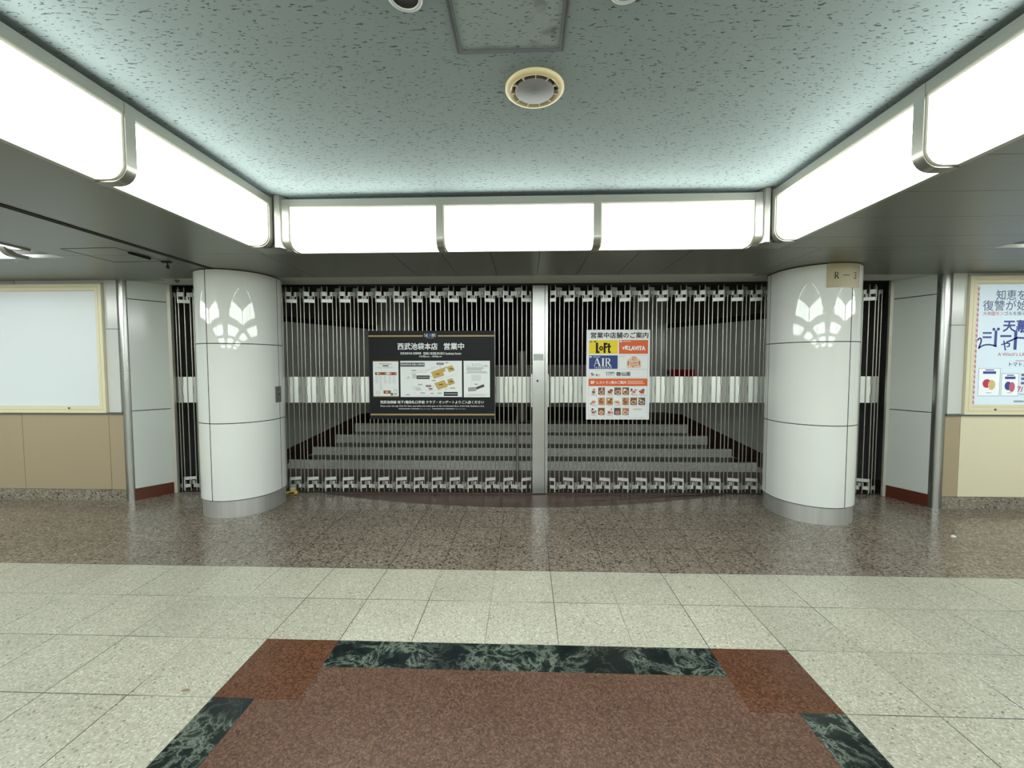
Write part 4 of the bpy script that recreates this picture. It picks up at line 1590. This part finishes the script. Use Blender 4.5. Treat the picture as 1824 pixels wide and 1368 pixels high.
for i in range(23):
    zc = 1.095 + i * .0526
    PR(4.574, zc, 4.580, zc + .036, 0)
    PR(4.580, zc + .013, 4.600, zc + .023, 0)
    PR(4.600, zc, 4.608, zc + .036, 0)
    PR(4.576, zc + .04, 4.594, zc + .047, 0)
    PR(4.584, zc + .003, 4.594, zc + .009, 3)
    PR(4.598, zc + .042, 4.606, zc + .049, 0)
    PR(4.586, zc + .026, 4.596, zc + .036, 0)
PT('知恵を', 4.775, 2.157, 5.065, 2.259, 1, .005)
PT('復讐が始', 4.648, 2.051, 5.085, 2.156, 1, .005)
PT('大帝国モン', 4.653, 2.003, 4.855, 2.043, 3, .01)
PT('ゴルを揺る', 4.862, 2.003, 5.07, 2.043, 1, .01)
PT('天幕', 4.858, 1.838, 5.105, 1.955, 2, .03)
# display lettering: brush-like strokes
for pts, w_ in (([(4.665, 1.825), (4.745, 1.825)], .018), ([(4.665, 1.782), (4.745, 1.782)], .018), ([(4.790, 1.845), (4.790, 1.69)], .026), ([(4.616, 1.752), (4.622, 1.765), (4.634, 1.772), (4.646, 1.766), (4.650, 1.748), (4.644, 1.718), (4.634, 1.69), (4.628, 1.668), (4.642, 1.682), (4.668, 1.698), (4.70, 1.706), (4.735, 1.706), (4.77, 1.700), (4.80, 1.688)], .015),
                ([(4.838, 1.793), (4.94, 1.793)], .02), ([(4.985, 1.845), (4.985, 1.66)], .03), ([(4.90, 1.73), (4.95, 1.752), (5.0, 1.776), (5.07, 1.772)], .018),
                ([(4.85, 1.705), (4.90, 1.722), (4.93, 1.715), (4.926, 1.69), (4.905, 1.685)], .013), ([(4.872, 1.745), (4.892, 1.648)], .013)):
    mb.stroke([px_(*p) for p in pts], w_, yy, 2)
for cxp, czp in ((4.768, 1.862), (4.812, 1.864), (5.04, 1.84), (5.068, 1.84)):
    c = px_(cxp, czp)
    mb.ell(c[0], c[1], .015, .015, yy, 2)
PT("A Witch's Life", 4.819, 1.591, 5.10, 1.625, 3, .008)
PR(4.998, 1.537, 5.10, 1.543, 0)
PT('トマトス', 4.937, 1.486, 5.115, 1.524, 2, .02)
PT('7/', 5.03, 1.222, 5.085, 1.278, 6, .02)
for z0, z1 in ((1.385, 1.41), (1.345, 1.37), (1.30, 1.325)):
    PR(5.062, z0, 5.10, z1, 1)
PR(5.05, 1.195, 5.10, 1.203, 4)
PR(5.0, 1.116, 5.10, 1.134, 4)
for (x0, x1, z0, z1, cs) in ((4.64, 4.855, 1.18, 1.466, (6, 7)), (4.868, 5.04, 1.18, 1.412, (2, 3))):
    PR(x0, z0, x1, z1, 5)
    for a in ((x0, z0, x1, z0 + .004), (x0, z1 - .004, x1, z1), (x0, z0, x0 + .004, z1), (x1 - .004, z0, x1, z1)):
        PR(*a, 4, yy - .0006)
    w_ = x1 - x0
    PR(x0 + .2 * w_, z1 - .058, x1 - .2 * w_, z1 - .032, 2, yy - .0006)
    PR(x0 + .3 * w_, z1 - .024, x1 - .3 * w_, z1 - .014, 2, yy - .0006)
    c = px_(x0 + .4 * w_, z0 + .45 * (z1 - z0))
    mb.ell(c[0], c[1], .2 * w_, .045, yy - .0006, cs[0])
    c = px_(x0 + .62 * w_, z0 + .40 * (z1 - z0))
    mb.ell(c[0], c[1], .17 * w_, .052, yy - .0010, cs[1])
    PR(x0 + .38 * w_, z0 + .03, x1 - .38 * w_, z0 + .036, 4, yy - .0006)
mb.build('print', PM, po)

# ================================================================== CEILING FITTINGS
sp = empty('ceiling_speaker', (0.04, 2.045, CEIL))
tag(sp, 'round yellowed ceiling fitting with a grey disc in the lit recess', 'ceiling speaker')
MB().lathe([(.141, 0), (.141, -.008), (.132, -.016), (.118, -.019), (.112, -.016), (.100, -.004), (.094, .004)], 0, 0, 56).build('outer_ring', M_SPK_RING, sp, smooth=50)
MB().lathe([(.0, -.003), (.100, -.003)], 0, 0, 40).build('throat', mat('dark_throat', (60, 46, 32), .8), sp)
MB().lathe([(.094, -.004), (.094, -.016), (.088, -.021), (.0, -.023)], 0, 0, 56).build('disc', M_SPK_DISC, sp, smooth=40)['label'] = 'grey disc'
for k in range(11):
    a = 2 * math.pi * (k + .3) / 11
    c, s = math.cos(a), math.sin(a)
    MB().prism([(.09 * c + .002 * s, .09 * s - .002 * c), (.114 * c + .002 * s, .114 * s - .002 * c), (.114 * c - .002 * s, .114 * s + .002 * c), (.09 * c - .002 * s, .09 * s + .002 * c)], -.019, -.006).build('rib', M_SPK_RING, sp)
MB().tube((.104, -.012, -.012), (.104, -.012, -.021), .007, 12).build('indicator', mat('dark_green_dot', (28, 62, 54), .4), sp)
MB().box(-.006, -.022, -.026, .006, .006, -.022).build('badge', mat('grey_badge', (110, 110, 106), .5), sp)

hx0, hx1, hy1, hy0 = -.292, .158, 1.812, 1.362
hc = empty('access_hatch', ((hx0 + hx1) / 2, (hy0 + hy1) / 2, CEIL))
tag(hc, 'square ceiling access hatch with a metal rim and grimy board', 'access hatch')
w2 = .225
rim = MB()
for a, b, z in ((.0, .008, -.004), (.010, .022, -.006)):
    rim.box(-w2 + a, -w2 + a, z, w2 - a, -w2 + b, 0).box(-w2 + a, w2 - b, z, w2 - a, w2 - a, 0).box(-w2 + a, -w2 + b, z, -w2 + b, w2 - b, 0).box(w2 - b, -w2 + b, z, w2 - a, w2 - b, 0)
rim.build('rim', mat('aluminium_rim', (84, 87, 88), .4, .2), hc)
MB().box(-w2 + .0215, -w2 + .0215, -.003, w2 - .0215, w2 - .0215, 0).build('panel', M_HATCHB, hc)

for x, y, r, hole, lab in ((-.435, 1.533, .062, True, 'dark round ceiling opening with a pale rim, left of the hatch'), (.353, 1.53, .060, False, 'pale round ceiling cap right of the hatch')):
    dl = empty('ceiling_downlight', (x, y, CEIL))
    tag(dl, lab, 'downlight')
    MB().lathe([(r, 0), (r, -.006), (r - .006, -.010), (r - .014, -.008), (r - .015, -.002)], 0, 0, 40).build('rim', mat('pale_rim', (186, 190, 186), .4), dl, smooth=50)
    MB().lathe([(r - .013, -.004), (0, -.004)] if hole else [(r - .013, -.006), (0, -.012)], 0, 0, 40).build('opening' if hole else 'cap', mat('dark_opening', (36, 35, 32), .5) if hole else mat('pale_cap', (170, 174, 170), .4), dl)

# small fittings under the left soffit
la = empty('hatch_latch', (-3.235, 3.40, SOF))
tag(la, 'dark latch wedge hanging at the edge of the soffit hatch', 'latch')
MB().wallpoly([(-.012, -.012), (.012, -.020), (.014, 0), (-.014, 0)], -.09, .09).build('wedge', M_BLACK, la)
hk = empty('ceiling_hook', (-3.19, 3.62, SOF))
tag(hk, 'small dark bracket with a drooping hook under the left soffit', 'hook')
MB().box(-.05, -.012, -.012, .03, .012, 0).build('bracket', M_INK, hk)
MB().tube((-.0, 0, -.012), (-.0, 0, -.035), .006, 8).build('stem', M_INK, hk)
MB().lathe([(.0, -.032), (.010, -.037), (.014, -.05), (.010, -.062), (.0, -.066)], 0, 0, 12).build('knob', M_INK, hk, smooth=60)
ss = empty('sensor', (-3.80, 4.42, SOF))
tag(ss, 'tiny round sensor under the ceiling strip by the left jamb', 'sensor')
MB().lathe([(.026, 0), (.026, -.008), (.012, -.012), (.010, -.024), (0, -.028)], 0, 0, 20).build('body', M_GREY, ss, smooth=50)

# ================================================================== SMALL THINGS
pk = empty('packet', (-2.715, 4.648, 0), math.radians(12))
tag(pk, 'small yellow packet lying on the floor beside the left pillar', 'litter')
mb = MB()
N = 9
vs, fs = [], []
for i in range(N):
    for j in range(10):
        t = 2 * math.pi * j / 10
        k = .75 + .25 * math.sin(math.pi * i / (N - 1)) + random.uniform(-.06, .06)
        vs.append((-.058 + .116 * i / (N - 1) + random.uniform(-.003, .003), .026 * k * math.cos(t), .027 + .025 * k * math.sin(t)))
for i in range(N - 1):
    for j in range(10):
        fs.append((i * 10 + j, i * 10 + (j + 1) % 10, (i + 1) * 10 + (j + 1) % 10, (i + 1) * 10 + j))
fs += [tuple(range(9, -1, -1)), tuple((N - 1) * 10 + j for j in range(10))]
mb.add(vs, fs)
mb.build('wrapper', mat('yellow_wrapper', (214, 186, 84), .4), pk, smooth=60)
MB().box(-.035, -.031, .022, .03, -.025, .032).box(-.02, -.031, .036, .04, -.025, .041).build('marking', M_INK, pk)
MB().box(-.035, .02, 0, .03, .045, .085).build('card', mat('beige_card', (196, 182, 150), .6), pk, bevel=.012)['label'] = 'beige crumpled piece behind the packet'

sc = MB()
vs = [(0, 0, .001), (.022, -.006, .004), (.036, .006, .012), (.026, .022, .004), (.006, .02, .016), (-.008, .01, .003), (.014, .009, .022)]
sc.add(vs, [(0, 1, 6), (1, 2, 6), (2, 3, 6), (3, 4, 6), (4, 5, 6), (5, 0, 6), (5, 4, 3, 2, 1, 0)])
tag(sc.build('paper_scrap', mat('scrap_white', (220, 218, 210), .7), loc=(3.71, 3.66, 0)), 'tiny white scrap of paper on the brown floor at right', 'litter')
tag(MB().prism([(.0, 0), (.012, -.004), (.036, -.002), (.04, .006), (.03, .012), (.008, .01)], .0, .0015).build('floor_smudge', mat('brown_smudge', (150, 128, 100), .7), loc=(-1.60, 1.795, 0)), 'small brown flake on the pale floor left of the inlay', 'litter')

# handrail in the middle of the steps
hr = empty('stair_handrail', (-.125, 5.80, 0))
tag(hr, 'grey handrail standing in the middle of the steps behind the gate', 'handrail')
HM = mat('handrail_metal', (150, 148, 138), .4, .4)
MB().tube((0, 0, 0), (0, 0, .76), .02, 12).build('post', HM, hr, smooth=50)
MB().tube((0, 0, .76), (.055, 1.4, 1.32), .02, 12).build('rail', HM, hr, smooth=50)
MB().tube((.055, 1.4, .523), (.055, 1.4, 1.74), .062, 20).build('end_pillar', HM, hr, smooth=50)

# fire alarm box on the right lobby wall
fb = empty('alarm_box', (2.595, 6.96, 1.29), math.atan2(RB[1] - RA[1], RB[0] - RA[0]) + math.pi)
tag(fb, 'small dark red box with a grey end on the right lobby wall', 'alarm box')
MB().box(-.205, -.05, .02, .24, -.004, .135).build('housing', mat('alarm_red', (150, 16, 30), .4), fb, bevel=.006)
MB().box(-.30, -.05, .02, -.207, -.004, .135).build('speaker_end', mat('alarm_grey', (120, 108, 106), .5), fb, bevel=.006)
MB().tube((-.254, -.05, .078), (-.254, -.056, .078), .032, 16).build('round_mark', M_LOBBY_C, fb)
